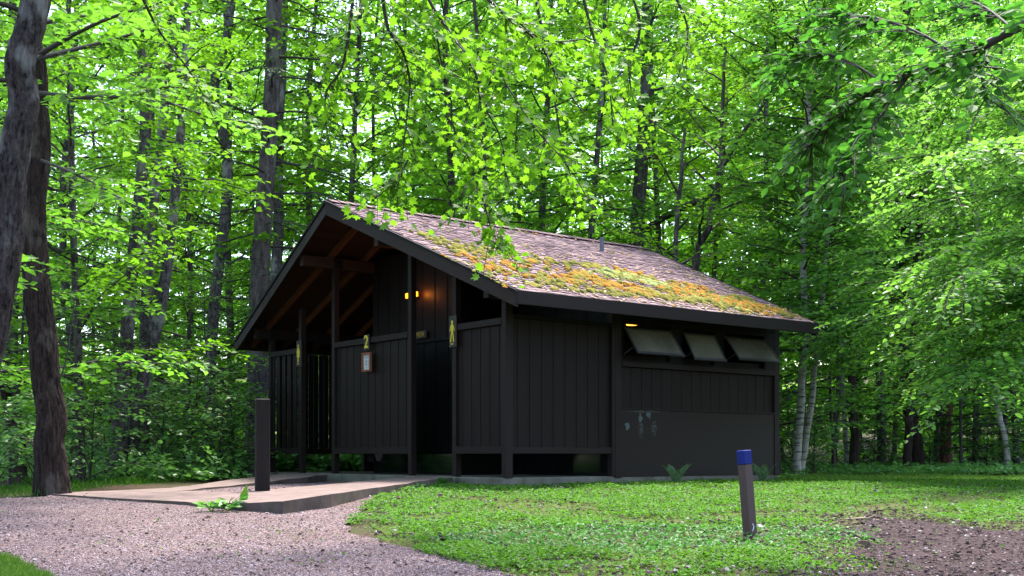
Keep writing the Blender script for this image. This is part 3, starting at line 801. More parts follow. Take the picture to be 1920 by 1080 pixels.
for i in range(6): m.box(-.012, -.011, -.06, -.02, .03-.017*i, .037-.017*i); m.box(-.012, -.011, .01, .05, .03-.017*i, .037-.017*i)
m.box(-.012, -.011, .008, .016, -.06, .035); m.build('printing', M['ink'], pap)
# wall lamp
s = attach('wall_lamp', CX-.045, 3.20, 3.215, 'lit orange lamp high on the inner porch wall', 'lamp')
m = MB(); m.box(-.02, 0, -.17, .17, -.05, .05); m.build('back_plate', M['paint_black'], s)
m = MB(); m.box(-.055, -.02, -.16, .155, -.038, .038); m.build('lamp_glass', emis('orange_lamp_glow', (1, .22, .010), 1.3), s, bevel=.008)
pl = bpy.data.lights.new('lamp_light', 'POINT'); pl.energy = 1.0; pl.color = (1, .27, .03); pl.shadow_soft_size = .04
po = bpy.data.objects.new('lamp_light', pl); col.objects.link(po); po.parent = s; po.location = (-.06, -.25, -.01)
# ceiling lamp behind the first window
s = attach('ceiling_lamp', 2.52, .24, 2.645, 'warm lit ceiling lamp seen through the first window', 'lamp')
m = MB(); m.cyl((0, 0, -.028), (0, 0, -.004), .075, .085, 20); m.build('lamp_shade', emis('warm_ceiling_glow', (1, .36, .05), .9), s)

# ------------------------------------------------------------------ ground
def poly_sd(px, py, poly):
    """signed distance (positive inside) of points to polygon"""
    poly = np.asarray(poly, float); n = len(poly)
    d = np.full(px.shape, 1e9); ins = np.zeros(px.shape, bool)
    for i in range(n):
        a = poly[i]; b = poly[(i+1) % n]; e = b-a
        wx, wy = px-a[0], py-a[1]
        t = np.clip((wx*e[0]+wy*e[1])/max(e@e, 1e-12), 0, 1)
        d = np.minimum(d, (wx-e[0]*t)**2+(wy-e[1]*t)**2)
        c = ((a[1] > py) != (b[1] > py)) & (px < (b[0]-a[0])*(py-a[1])/((b[1]-a[1]) if abs(b[1]-a[1]) > 1e-9 else 1e-9)+a[0])
        ins ^= c
    d = np.sqrt(d); return np.where(ins, d, -d)
gp = lambda l: [tuple(on_ground(px, py)[:2]) for px, py in l]
GRAVEL = gp([(-40, 1035), (60, 1085), (150, 1200), (1300, 1220), (1010, 1120), (900, 1064), (800, 1042), (735, 1024), (690, 1004), (660, 986), (668, 968), (690, 950), (720, 932), (790, 912), (850, 905), (760, 900), (620, 900), (450, 905), (330, 918), (95, 930), (60, 934), (-60, 938)]) + [(-9, 9.5), (-7, 5.5)]
SOIL = gp([(2080, 985), (1900, 992), (1790, 985), (1700, 974), (1640, 966), (1600, 978), (1580, 1004), (1585, 1040), (1540, 1085), (1500, 1200), (2500, 1250)]) + [(6, 9)]
COVERP = gp([(655, 985), (690, 1004), (800, 1042), (960, 1090), (1100, 1250), (2300, 1250)]) + [(7.5, 8)] + [(9, 14), (11, 21.5), (4, 22.5)] + [tuple((BM @ Vector((x, y, 0)))[:2]) for x, y in ((LB+.1, 1.0), (LB+.02, -.04), (-.04, -.04), (-.05, .9))] + gp([(780, 914), (700, 935), (668, 958)])
# field functions: positive inside
def f_gravel(x, y): return poly_sd(x, y, GRAVEL) + .22*(vnoise(x*2.2, y*2.2, 8)-.5) + .10*(vnoise(x*7, y*7, 9)-.5)
def f_soil(x, y): return poly_sd(x, y, SOIL) + 1.1*(vnoise(x*1.3, y*1.3, 4)-.5) + .55*(vnoise(x*5, y*5, 6)-.5)
lawn_far = 22.6
def f_lawn(x, y): return np.minimum(poly_sd(x, y, [(-1.0, 4), (14, 4), (26, 22.5), (10, 23.2), (5, 24), (-1, 20)])+.6*(vnoise(x*.8, y*.8, 2)-.5), 5)

xs_ = np.concatenate([np.linspace(-120, -12, 28)[:-1], np.arange(-12, 16.001, .16), np.linspace(16, 120, 28)[1:]])
ys_ = np.concatenate([np.linspace(-60, 2, 18)[:-1], np.arange(2, 30.001, .16), np.linspace(30, 160, 40)[1:]])
GX, GY = np.meshgrid(xs_, ys_); GZ = gz(GX, GY)
V = np.stack([GX.ravel(), GY.ravel(), GZ.ravel()-0.012], 1); nx, ny = len(xs_), len(ys_)
I = np.arange(nx*ny).reshape(ny, nx)
Q = np.stack([I[:-1, :-1], I[:-1, 1:], I[1:, 1:], I[1:, :-1]], -1).reshape(-1, 4)
def ground_mat():
    t = NT('forest_floor'); mp = t.coords(); n = t.noise(.9, 6, mp, .65); n2 = t.noise(22, 5, mp, .7)
    vo = t.n('TexVoronoi'); vo.inputs['Scale'].default_value = 26; t.l(mp, vo.inputs['Vector'])
    c = t.ramp(n2, [(.3, (.025, .016, .011)), (.55, (.07, .045, .03)), (.75, (.14, .09, .06))])
    c = t.mix(t.ramp(n, [(.45, (0,0,0)), (.62, (.75,.75,.75))]), c, (.035, .07, .012))
    c = t.mix(.25, c, vo.outputs['Color'], 'MULTIPLY')
    return t.done(t.pbr(c, .95, n2, 1, .03, spec=.15))
M['floor'] = ground_mat()
o = link('ground', np_mesh('ground', V, Q.ravel(), np.arange(len(Q))*4, True), M['floor']); tag(o, kind='structure')

def sheet(name, field, x0, x1, y0, y1, step, dz, mat):
    """marching-squares sheet of the region where field > 0, lying on the ground"""
    xs = x0 + np.arange(int((x1-x0)/step)+1)*step; ys = y0+np.arange(int((y1-y0)/step)+1)*step
    X, Y = np.meshgrid(xs, ys); Fv = field(X, Y); ny, nx = X.shape
    vid = {}; V = []; L = []; S = []
    def vert(key, x, y):
        if key not in vid: vid[key] = len(V); V.append((x, y))
        return vid[key]
    pos = Fv > 0
    full = pos[:-1, :-1] & pos[:-1, 1:] & pos[1:, 1:] & pos[1:, :-1]; anyp = pos[:-1, :-1] | pos[:-1, 1:] | pos[1:, 1:] | pos[1:, :-1]
    for j, i in zip(*np.nonzero(anyp)):
        cs = [(j, i), (j, i+1), (j+1, i+1), (j+1, i)]; poly = []
        for k in range(4):
            a = cs[k]; b = cs[(k+1) % 4]
            if pos[a]: poly.append(vert(a, X[a], Y[a]))
            if pos[a] != pos[b]:
                t = Fv[a]/(Fv[a]-Fv[b]); key = (min(a, b), max(a, b), 'e')
                poly.append(vert(key, X[a]+(X[b]-X[a])*t, Y[a]+(Y[b]-Y[a])*t))
        if len(poly) >= 3: S.append(len(L)); L += poly
    V = np.array(V); z = gz(V[:, 0], V[:, 1])+dz
    return link(name, np_mesh(name, np.column_stack([V, z]), L, S, True), mat)

def lawn_mat():
    t = NT('lawn_soil'); mp = t.coords(); n = t.noise(1.6, 6, mp, .65); n2 = t.noise(40, 5, mp, .7)
    c = t.ramp(n2, [(.3, (.03, .03, .010)), (.6, (.06, .085, .014)), (.8, (.12, .15, .03))])
    c = t.mix(t.ramp(n, [(.5, (0,0,0)), (.68, (.7,.7,.7))]), c, (.10, .08, .045))
    return t.done(t.pbr(c, .95, n2, 1, .02, spec=.15))
def gravel_mat():
    t = NT('pink_gravel'); mp = t.coords(); n = t.noise(1.1, 5, mp, .6); n2 = t.noise(35, 5, mp, .75)
    vo = t.n('TexVoronoi'); vo.inputs['Scale'].default_value = 70; t.l(mp, vo.inputs['Vector'])
    vs = t.n('SeparateColor'); t.l(vo.outputs['Color'], vs.inputs[0])
    c = t.ramp(vs.outputs[0], [(0, (.040, .025, .026)), (.35, (.135, .088, .092)), (.75, (.245, .168, .172)), (1, (.40, .30, .305))])
    c = t.mix(t.ramp(n2, [(.45, (0,0,0)), (.62, (.65,.65,.65))]), c, (.05, .032, .032))
    c = t.mix(t.ramp(n, [(.45, (0,0,0)), (.62, (.6,.6,.6))]), c, (.13, .078, .070))
    return t.done(t.pbr(c, .92, t.math('ADD', vo.outputs[0], n2), 1, .02, spec=.25))
def soil_mat():
    t = NT('bare_soil'); mp = t.coords(); n = t.noise(1.5, 5, mp, .6); n2 = t.noise(30, 6, mp, .75)
    c = t.ramp(n2, [(.3, (.012, .006, .007)), (.55, (.050, .028, .032)), (.8, (.13, .085, .095))])
    c = t.mix(t.ramp(n, [(.4, (0,0,0)), (.65, (.6,.6,.6))]), c, (.028, .018, .018))
    return t.done(t.pbr(c, .95, n2, 1, .03, spec=.2))
M['lawn'] = lawn_mat(); M['gravel'] = gravel_mat(); M['soil'] = soil_mat()
tag(sheet('lawn', f_lawn, -12+.16*60, 16, 2+.16*18, 25, .16, -.002, M['lawn']), kind='structure')
tag(sheet('gravel_path', f_gravel, -12, 5, 2+.16*10, 19, .16, .008, M['gravel']), kind='structure')
tag(sheet('bare_soil', f_soil, -12+.16*80, 12, 2+.16*10, 16, .16, .016, M['soil']), kind='structure')

# concrete ramp: two arms that meet at the left
up = unproj_z
outer = [up(*p) for p in ((848, 895, .447), (780, 904, .42), (700, 914, .395), (620, 927, .37), (530, 939, .335), (440, 943, .298), (352, 942, .280))]
inner = [up(*p) for p in ((803, 892.5, .449), (745, 896, .43), (690, 901, .41), (630, 906.5, .385), (540, 914, .365), (445, 922, .35), (335, 920, .34))]
farr = [up(*p) for p in ((548, 886.8, .449), (500, 891, .43), (425, 900, .39), (380, 907, .365), (320, 914, .35))]
near = [up(*p) for p in ((612, 889.6, .449), (575, 894, .43), (508, 902, .39), (430, 911, .36), (335, 920, .34))]
V = []; F = []
def vi(p): V.append((p.x, p.y, p.z)); return len(V)-1
io = [vi(p) for p in outer]; ii = [vi(p) for p in inner]; iN = [vi(p) for p in near[:-1]]+[ii[-1]]; iF = [vi(p) for p in farr]
for a in range(6): F.append((io[a], ii[a], ii[a+1], io[a+1]))
for a in range(4): F.append((iN[a], iF[a], iF[a+1], iN[a+1]))
e1 = vi(up(98, 927, .318)); e2 = vi(up(98, 924.5, .32))
F.append((io[-1], ii[-1], iF[-1], e2, e1))
me = bpy.data.meshes.new('ramp'); me.from_pydata(V, [], F); me.update()
bm = bmesh.new(); bm.from_mesh(me); bmesh.ops.recalc_face_normals(bm, faces=bm.faces)
if bm.faces[:][0].normal.z < 0: bmesh.ops.reverse_faces(bm, faces=bm.faces)
ex = bmesh.ops.extrude_face_region(bm, geom=bm.faces[:])
for v in [g for g in ex['geom'] if isinstance(g, bmesh.types.BMVert)]: v.co.z -= .16
bmesh.ops.recalc_face_normals(bm, faces=bm.faces)
bmesh.ops.subdivide_edges(bm, edges=[e for e in bm.edges if e.calc_length() > .5], cuts=3, use_grid_fill=True)
for v in bm.verts:
    v.co.x += .012*math.sin(v.co.x*9+v.co.y*5); v.co.y += .012*math.sin(v.co.x*7-v.co.y*6)
bm.normal_update(); rs_ = random.Random(8)
for v in bm.verts: v.co.z += rs_.uniform(-.006, .006)
for f in bm.faces: f.material_index = 0 if f.normal.z > .5 else 1
bm.to_mesh(me); bm.free()
o = link('concrete_ramp', me, M['ramp']); me.materials.append(concrete_mat('stained_concrete_edge', (.035, .025, .022), (.13, .098, .088), .8))
mi_ = [0 if p.normal.z > .5 else 1 for p in me.polygons]; me.polygons.foreach_set('material_index', mi_); tag(o, kind='structure')

# ------------------------------------------------------------------ loose cover on the ground
rg = np.random.default_rng(3)
def scatter(n, field, dmin, dmax, pw=1.0, xlim=1.06):
    """points inside the view wedge, denser near the camera"""
    u = rg.random(n)
    if pw == 1: d = dmin*(dmax/dmin)**u
    else: d = (dmin**(1-pw)+(dmax**(1-pw)-dmin**(1-pw))*u)**(1/(1-pw))
    x = (rg.random(n)*2-1)*.5*xlim*1920/FPX*d
    k = field(x, d) > 0
    return x[k], d[k]
def in_cover(x, y): return (poly_sd(x, y, COVERP)+.10*(vnoise(x*6, y*6, 11)-.5)) 
def soil_thin(x, y):
    s = f_soil(x, y); return s
def cover(name, n, field, dmin, dmax, size, hgt, tname, mat, label, cat, pw=1.0, upright=.5):
    x, y = scatter(n, field, dmin, dmax, pw)
    z = gz(x, y); h = hgt*(.25+.75*rg.random(len(x)))*(.35+1.1*vnoise(x*2.5, y*2.5, 12))
    P = np.stack([x, y, z+h], 1); az = rg.random(len(x))*6.283
    D = np.stack([np.cos(az), np.sin(az), rg.normal(.15, .35, len(x))], 1)
    N = np.stack([rg.normal(0, upright, len(x)), rg.normal(0, upright, len(x)), np.ones(len(x))], 1)
    S = size*(.6+.7*rg.random(len(x)))*(.8+.03*y/1.0)
    o = link(name, leaf_mesh(name, P, D, N, S, tname), mat); return tag(o, label, cat, kind='stuff')
DARK = lambda x, y: np.maximum(np.maximum(.55-np.hypot((x-1.95)/1.0, (y-8.75)/1.0), 1.15-np.hypot((x-.9)/1.2, (y-8.5)/.75)), .5-np.hypot(x+.9, (y-14.2)/.8)) + .6*(vnoise(x*2.5, y*2.5, 14)-.5)
def fc(x, y):
    s = f_soil(x, y); e = in_cover(x, y)
    bare = (vnoise(x*1.8, y*1.8, 31)*.6+vnoise(x*5, y*5, 32)*.4)
    keep = (s < 0) | (rg.random(x.shape) < .22*np.exp(-s*3.0))
    thin = np.where(s > -1.0, rg.random(x.shape) < np.clip(-s*.9+.1, .05, 1), True)
    hole = rg.random(x.shape) < np.clip((bare-.46)*5.5, 0, .93)
    return np.where(keep & thin & ~hole & (DARK(x, y) < 0), e, -1)
cover('ground_cover', 300000, fc, 6.3, 19, .027, .05, 'ovate', M['cover'], 'bright green creeping leaves covering the lawn before the hut', 'ground cover', pw=1.4)
cover('dark_ground_cover', 60000, lambda x, y: np.where(DARK(x, y) > 0, in_cover(x, y), -1), 6.3, 15.5, .030, .06, 'ovate', M['cover_dark'], 'deep green glossy creeping leaves in darker patches by the post', 'ground cover')
def fg2(x, y):
    s = f_soil(x, y); l = f_lawn(x, y)
    return np.where((y > 13.5+2.5*vnoise(x*1.2, y*1.2, 77)) & (s < .2) & (poly_sd(x, y, [tuple((BM @ Vector(q))[:2]) for q in ((-.1, -.05, 0), (LB+.05, -.05, 0), (LB+.05, W6, 0), (-.1, W6, 0))]) < 0), l, -1)
def blades(name, n, field, dmin, dmax, size, mat, label, cat, pw=1.0, lean=.5):
    x, y = scatter(n, field, dmin, dmax, pw); z = gz(x, y); k = len(x)
    D = np.stack([rg.normal(0, lean, k), rg.normal(0, lean, k), np.ones(k)], 1)
    az = rg.random(k)*6.283; N = np.stack([np.cos(az), np.sin(az), np.zeros(k)], 1)
    S = size*(.4+.9*rg.random(k))*(.5+vnoise(x*2, y*2, 15))
    o = link(name, leaf_mesh(name, np.stack([x, y, z-.005], 1), D, N, S, 'blade'), mat); return tag(o, label, cat, kind='stuff')
blades('grass', 230000, fg2, 13, 25, .055, M['grass'], 'light green mown grass of the far lawn at the forest edge', 'grass', pw=1.0, lean=.6)
# stones and chips
def chips(name, n, field, dmin, dmax, s0, s1, mat, label, cat, pw, dz, thick=.5):
    x, y = scatter(n, field, dmin, dmax, pw); k = len(x); z = gz(x, y)+dz
    az = rg.random(k)*6.283; D = np.stack([np.cos(az), np.sin(az), rg.normal(0, .18, k)], 1)
    N = np.stack([rg.normal(0, .25, k), rg.normal(0, .25, k), np.ones(k)], 1)
    o = link(name, leaf_mesh(name, np.stack([x, y, z], 1), D, N, rg.uniform(s0, s1, k)*np.exp(rg.normal(0, .3, k)), 'chip'), mat)
    return tag(o, label, cat, kind='stuff')
def island_mat(name, stops, rough=.9):
    t = NT(name); g = t.n('NewGeometry'); n = t.noise(120, 2, t.coords())
    c = t.ramp(g.outputs['Random Per Island'], stops); return t.done(t.pbr(t.mix(t.math('MULTIPLY', n, .3), c, (.05, .04, .04)), rough, spec=.25))
M['stone'] = island_mat('gravel_stones', [(0, (.035, .025, .030)), (.3, (.145, .096, .100)), (.7, (.28, .195, .200)), (1, (.46, .38, .41))])
M['debris'] = island_mat('leaf_litter_chips', [(0, (.015, .008, .007)), (.45, (.06, .035, .032)), (.9, (.13, .085, .08)), (1, (.42, .36, .36))])
blades('lawn_blades', 26000, lambda x, y: np.where(f_soil(x, y) < .1, in_cover(x, y)-.03, -1), 6.3, 19, .045, M['grass'], 'scattered light grass blades standing up through the creeping leaves', 'grass', lean=.7)
chips('lawn_litter', 7000, lambda x, y: in_cover(x, y), 6.3, 18, .012, .028, M['debris'], 'dead brown leaf bits lying in the lawn', 'litter', 1.0, .03)
LS = gp([(180, 912), (300, 904), (420, 896), (500, 888), (560, 884), (480, 880), (200, 896), (100, 905), (-40, 925), (-40, 933), (90, 926)])
def fls(x, y): return poly_sd(x, y, LS)+.25
blades('grass_verge', 60000, fls, 12, 24, .085, M['cover'], 'strip of taller grass behind the ramp at the forest edge', 'grass', lean=.5)
LB_ = gp([(-60, 1040), (70, 1085), (90, 1140), (-60, 1200)])
blades('grass_corner', 700000, lambda x, y: poly_sd(x, y, LB_)+.12*vnoise(x*9, y*9, 3), 5.0, 8.2, .07, M['grass'], 'green grass tuft in the near left corner of the gravel', 'grass', lean=.8)

# stones
chips('gravel_stones', 230000, lambda x, y: f_gravel(x, y), 5.4, 17, .004, .010, M['stone'], 'small pinkish grey stones of the gravel drive', 'gravel', 1.3, .008)
chips('larger_stones', 1500, lambda x, y: f_gravel(x, y), 5.4, 15, .012, .020, M['stone'], 'coarser pinkish stones lying on the gravel drive', 'gravel', 1.2, .008)
chips('soil_debris', 40000, lambda x, y: f_soil(x, y)+.5, 5.6, 14, .006, .022, M['debris'], 'wood chips and dead leaf bits on the bare soil', 'litter', 1.0, .014)
chips('fallen_leaf_bits', 2500, lambda x, y: f_gravel(x, y), 5.4, 15, .008, .020, M['debris'], 'reddish brown leaf bits scattered on the gravel', 'litter', 1.0, .012)
x, y = scatter(3500, lambda x, y: np.where(vnoise(x*1.7, y*1.7, 44) > .70, f_gravel(x, y), -1), 5.6, 12)
o = link('gravel_weeds', leaf_mesh('gravel_weeds', np.stack([x, y, gz(x, y)+.015], 1), rg.normal(0, 1, (len(x), 3))*[1, 1, .3]+[0, 0, .2], np.tile([0, 0, 1.], (len(x), 1))+rg.normal(0, .4, (len(x), 3)), rg.uniform(.010, .028, len(x)), 'ovate'), M['cover'])
tag(o, 'tiny green weeds sprouting through the gravel', 'weeds', kind='stuff')

# ------------------------------------------------------------------ posts and small things
b = on_ground(1407, 1015)
b = Vector(((1407-960)/FPX*8.7, 8.7, float(gz(2, 8.7))))
mp_ = empty('marker_post', b, R(33)); tag(mp_, 'leaning brown square post with a blue painted top in the lawn', 'post')
mp_.rotation_euler = (R(0), R(-4.2), R(33)) if False else Matrix.Rotation(R(33), 3, 'Z').to_euler()
lean = Matrix.Rotation(R(-4.3), 3, 'Y') @ Matrix.Rotation(R(33), 3, 'Z'); mp_.rotation_euler = lean.to_euler()
M['blue'] = flat('blue_paint', (.002, .012, .15), .6, spec=.2)
def blue_mat():
    t = NT('blue_brown_post'); return t
M['postp'] = paint_mat('marker_post_brown', (.045, .020, .022), .55, wear=.25)
hh = .655; w_ = .0385
m = MB(); m.box(-w_, w_, -w_, w_, -.12, hh-.105); m.build('shaft', M['postp'], mp_, bevel=.004)
m = MB(); m.box(-w_-.0015, w_+.0015, -w_-.0015, w_+.0015, hh-.104, hh); m.build('painted_top', M['blue'], mp_, bevel=.004)
m = MB(); m.bar((-.012, -w_-.002, .055), (.004, -w_-.002, .085), .006, .004, (0, 1, 0)); m.bar((.004, -w_-.002, .085), (-.006, -w_-.002, .11), .006, .004, (0, 1, 0)); m.build('scratch', M['paper'], mp_)
# timber post in front of the porch
d = 13.0; p = Vector(((492-960)/FPX*d, d, .36))
tp = MB(); tp.box(-.075, .075, -.075, .075, -.1, 1.01)
o = tp.build('timber_post', wood_mat('weathered_brown_timber', (.008, .005, .0045), (.024, .015, .013), (3, 3, .3), .85), None, bevel=.012)
o.location = p; o.rotation_euler = (0, 0, R(20)); tag(o, 'thick weathered brown timber post standing in gravel between the ramp arms', 'post')

def fern_thing(px, py, d, size, label, n=8, seed=0, az0=None):
    r = np.random.default_rng(seed); p = at(px, py, d); p.z = float(gz(p.x, p.y))
    root = empty('fern', p); tag(root, label, 'fern')
    for k in range(n):
        az = (k+r.random()*.6)/n*6.283; L = size*(.7+.5*r.random()); N_ = 34
        t = np.linspace(0, 1, N_); path = np.stack([np.cos(az)*t*L*.55, np.sin(az)*t*L*.55, L*(1.25*t-.6*t*t)], 1)
        tan = norm(np.gradient(path, axis=0)); sd_ = norm(np.cross(tan, [0, 0, 1.])); 
        Pp, Dd, Nn, Ss = [], [], [], []
        for s in (-1, 1):
            w2 = L*.22*np.sin(np.pi*np.clip(t*.9+.12, 0, 1))**.8*(1-t*.55)
            Pp.append(path); Dd.append(sd_*s+tan*.45); Nn.append(np.cross(sd_, tan)+r.normal(0, .35, (N_, 3))); Ss.append(w2[:, ])
        fr = leaf_mesh('frond', np.concatenate(Pp)[2:], np.concatenate(Dd)[2:], np.concatenate(Nn)[2:], np.concatenate(Ss)[2:], 'pinna')
        link('frond', fr, M['fern'], root)
    return root
fern_thing(1268, 908, 16.1, .40, 'green fern against the hut wall below the middle window', 11, 1)
fern_thing(1430, 903, 17.4, .40, 'green fern at the right end of the hut wall behind the marker post', 10, 2)

def weed(px, py, z0, label, leaves, seed, size, name='weed_plant', mat=None, zl=.6):
    r = np.random.default_rng(seed); p = on_ground(px, py)
    root = empty(name, p); tag(root, label, 'plant')
    Lf = Leaves(); tb = []
    for k in range(leaves):
        az = k*2.4+r.random(); h = size*(.3+.9*r.random()); tip_ = np.array([math.cos(az)*h*.6, math.sin(az)*h*.6, h*zl])
        tb.append((np.array([[0, 0, 0], tip_*[.4, .4, .7], tip_]), [.004, .003, .002], 4))
        Lf.twig(r, tip_*.6, tip_*np.array([1, 1, .6])+1e-3, size*.5, size*.16, size*.45, .3, .4)
    link('stem', tube_mesh('stem', tb), M['bark_twig'] if False else M['cover'], root); link('foliage', Lf.mesh('foliage', 'ovate'), mat or M['leaf_bush'], root); return root
weed(428, 960, 0, 'low leafy weed at the near corner of the concrete ramp', 12, 5, .20, mat=M['cover_dark'])
weed(396, 962, 0, 'small bushy weed left of the upright leaf by the ramp corner', 10, 6, .17)
# the single upright blade plant
pb = on_ground(452, 953); root = empty('weed_plant', pb); tag(root, 'single upright broad bright green leaf beside the ramp edge', 'plant')
D = np.array([[.25, 0, 1.], [.9, .1, .25], [-.8, .2, .2]]); N = np.array([[.3, -1, .1], [0, -.3, 1], [0, -.3, 1.]])
link('foliage', leaf_mesh('foliage', np.zeros((3, 3)), D, N, np.array([.24, .17, .15]), 'needle'), M['cover'], root)
weed(818, 914, 0, 'bluish green leafy clump beside the ramp at the porch corner', 26, 8, .17, mat=M['cover_dark'])
weed(1225, 905, 0, 'bright low clump of leaves at the foot of the hut wall', 12, 9, .13, mat=M['cover'])
for i, (px, py, s, lb) in enumerate([(1095, 905, .10, 'tiny weed at the slab left of the fern'), (1345, 905, .11, 'small weed at the slab between the two ferns'), (1472, 902, .20, 'leafy weed clump just past the right corner of the hut'), (1492, 895, .24, 'tall bright weed clump at the foot of the birch pair')]):
    weed(px, py, 0, lb, 12, 30+i, s, mat=M['leaf_bush'] if i > 1 else M['cover'])
# fallen stick on the soil
pb = on_ground(1622, 978); tb = [(np.array([[-.17, 0, .02], [0, .02, .03], [.12, 0, .012]]), [.006, .008, .006], 6), (np.array([[.03, .01, .03], [.10, .0, .06], [.09, .0, .14]]), [.007, .006, .004], 6)]
o = link('fallen_branch', tube_mesh('fallen_branch', tb), flat('pale_dead_wood', (.35, .25, .18), .85)); o.location = pb; tag(o, 'small pale forked stick lying on the bare soil', 'branch')

# ------------------------------------------------------------------ trees
def arr(*p): return np.array([tuple(q) for q in p], float)
def place(root_name, loc, label, cat, group=None, rz_=0.0):
    return tag(empty(root_name, loc, rz_), label, cat, group)

def fit_z(p): return Vector((p[0], p[1], float(gz(p[0], p[1]))-.05))

# --- prototype crowns (local coordinates, trunk base at the origin), shared by copies
def straight_trunk(rng, H, r, lean=.03, n=16, flare=1.5):
    t = np.linspace(0, 1, n); a = rng.random()*6.28
    w = rng.normal(0, 1, (3, 2))
    x = H*(lean*t*math.cos(a) + .006*(w[0, 0]*np.sin(t*5)+w[1, 0]*np.sin(t*11+1))); y = H*(lean*t*math.sin(a) + .006*(w[0, 1]*np.sin(t*4)+w[1, 1]*np.sin(t*9+2)))
    rad = r*(1-t*.8); rad[0] *= flare; rad[1] *= 1.08
    tt = t.copy(); tt[1] = .03; 
    return np.stack([x*(t > 0), y*(t > 0), tt*H], 1), rad

def proto(kind, seed):
    r = np.random.default_rng(seed)
    if kind == 'maple':
        tr, rad = straight_trunk(r, 17, .11)
        tb, L = grow_crown(r, tr, rad, 1.2, 50, lambda u: 3.4*(1-.45*u)+.3, .28, .14, .17, .80, .050, .140, top_elev=.75, flat_=.5, twig_tubes=False, primr=.17)
        return tr, rad, tb, L, 'kite', M['leaf_mid'], M['bark_far']
    if kind == 'bright_maple':
        tr, rad = straight_trunk(r, 15, .085, .05)
        tb, L = grow_crown(r, tr, rad, 1.6, 48, lambda u: 3.5*(1-.4*u)+.3, .30, .14, .17, .80, .050, .140, top_elev=.7, flat_=.5, twig_tubes=False, primr=.17)
        return tr, rad, tb, L, 'kite', M['leaf_maple'], M['bark_far']
    if kind == 'beech':
        tr, rad = straight_trunk(r, 15, .10, .04)
        tb, L = grow_crown(r, tr, rad, 1.2, 50, lambda u: 3.9*(1-.5*u)+.3, .08, .12, .16, .85, .048, .125, top_elev=.5, flat_=.5, tdroop=.2, twig_tubes=False, primr=.15)
        return tr, rad, tb, L, 'kite', M['leaf_beech'], M['bark_pale']
    if kind == 'hemlock':
        tr, rad = straight_trunk(r, 16, .15, .02)
        tb, L = grow_crown(r, tr, rad, 2.2, 95, lambda u: 2.7*(1-u)**.8+.3, -.02, .18, .13, .55, .030, .085, flat_=.2, tdroop=.35, primr=.2)
        return tr, rad, tb, L, 'needle', M['needle'], M['bark_far']
    if kind == 'spruce':
        tr, rad = straight_trunk(r, 9, .09, .01)
        tb, L = grow_crown(r, tr, rad, .5, 80, lambda u: 1.7*(1-u)+.15, -.05, .10, .12, .40, .028, .075, flat_=.25, tdroop=.3, primr=.2)
        return tr, rad, tb, L, 'needle', M['needle'], M['bark_far']
    if kind == 'sapling':
        tr, rad = straight_trunk(r, 5.2, .035, .08)
        tb, L = grow_crown(r, tr, rad, .9, 26, lambda u: 1.7*(1-.5*u), .25, .15, .16, .5, .06, .11, flat_=.3)
        return tr, rad, tb, L, 'ovate', M['leaf_mid'], M['bark_twig']
    if kind == 'bush':
        tr, rad = straight_trunk(r, 1.5, .018, .1, 8)
        tb, L = grow_crown(r, tr, rad, .05, 26, lambda u: .95*(1-.3*u), .75, .35, .12, .32, .05, .10, flat_=.35)
        return tr, rad, tb, L, 'ovate', M['leaf_bush'], M['bark_twig']

PROTO = {}
def get_proto(kind, var):
    key = (kind, var)
    if key not in PROTO:
        tr, rad, tb, L, tp, lm, bm_ = proto(kind, hash_(kind)+var*13)
        mt = tube_mesh('trunk', [(tr, rad, 12)]); mt.materials.append(bm_)
        ml = tube_mesh('limbs', tb); ml.materials.append(M['bark_twig'])
        mf = leaf_mesh('foliage', *L.get(), tp); mf.materials.append(lm)
        PROTO[key] = (mt, ml, mf)
    return PROTO[key]
def hash_(s): return sum(ord(c)*(i+3) for i, c in enumerate(s)) % 997
def tree(kind, var, loc, scale, rot, label, name, group=None, cat='tree'):
    root = place(name, loc, label, cat, group, rot); root.scale = (scale,)*3
    mt, ml, mf = get_proto(kind, var)
    for nm, me in (('trunk', mt), ('limbs', ml), ('crown', mf)):
        o = bpy.data.objects.new(nm, me); col.objects.link(o); o.parent = root
    return root

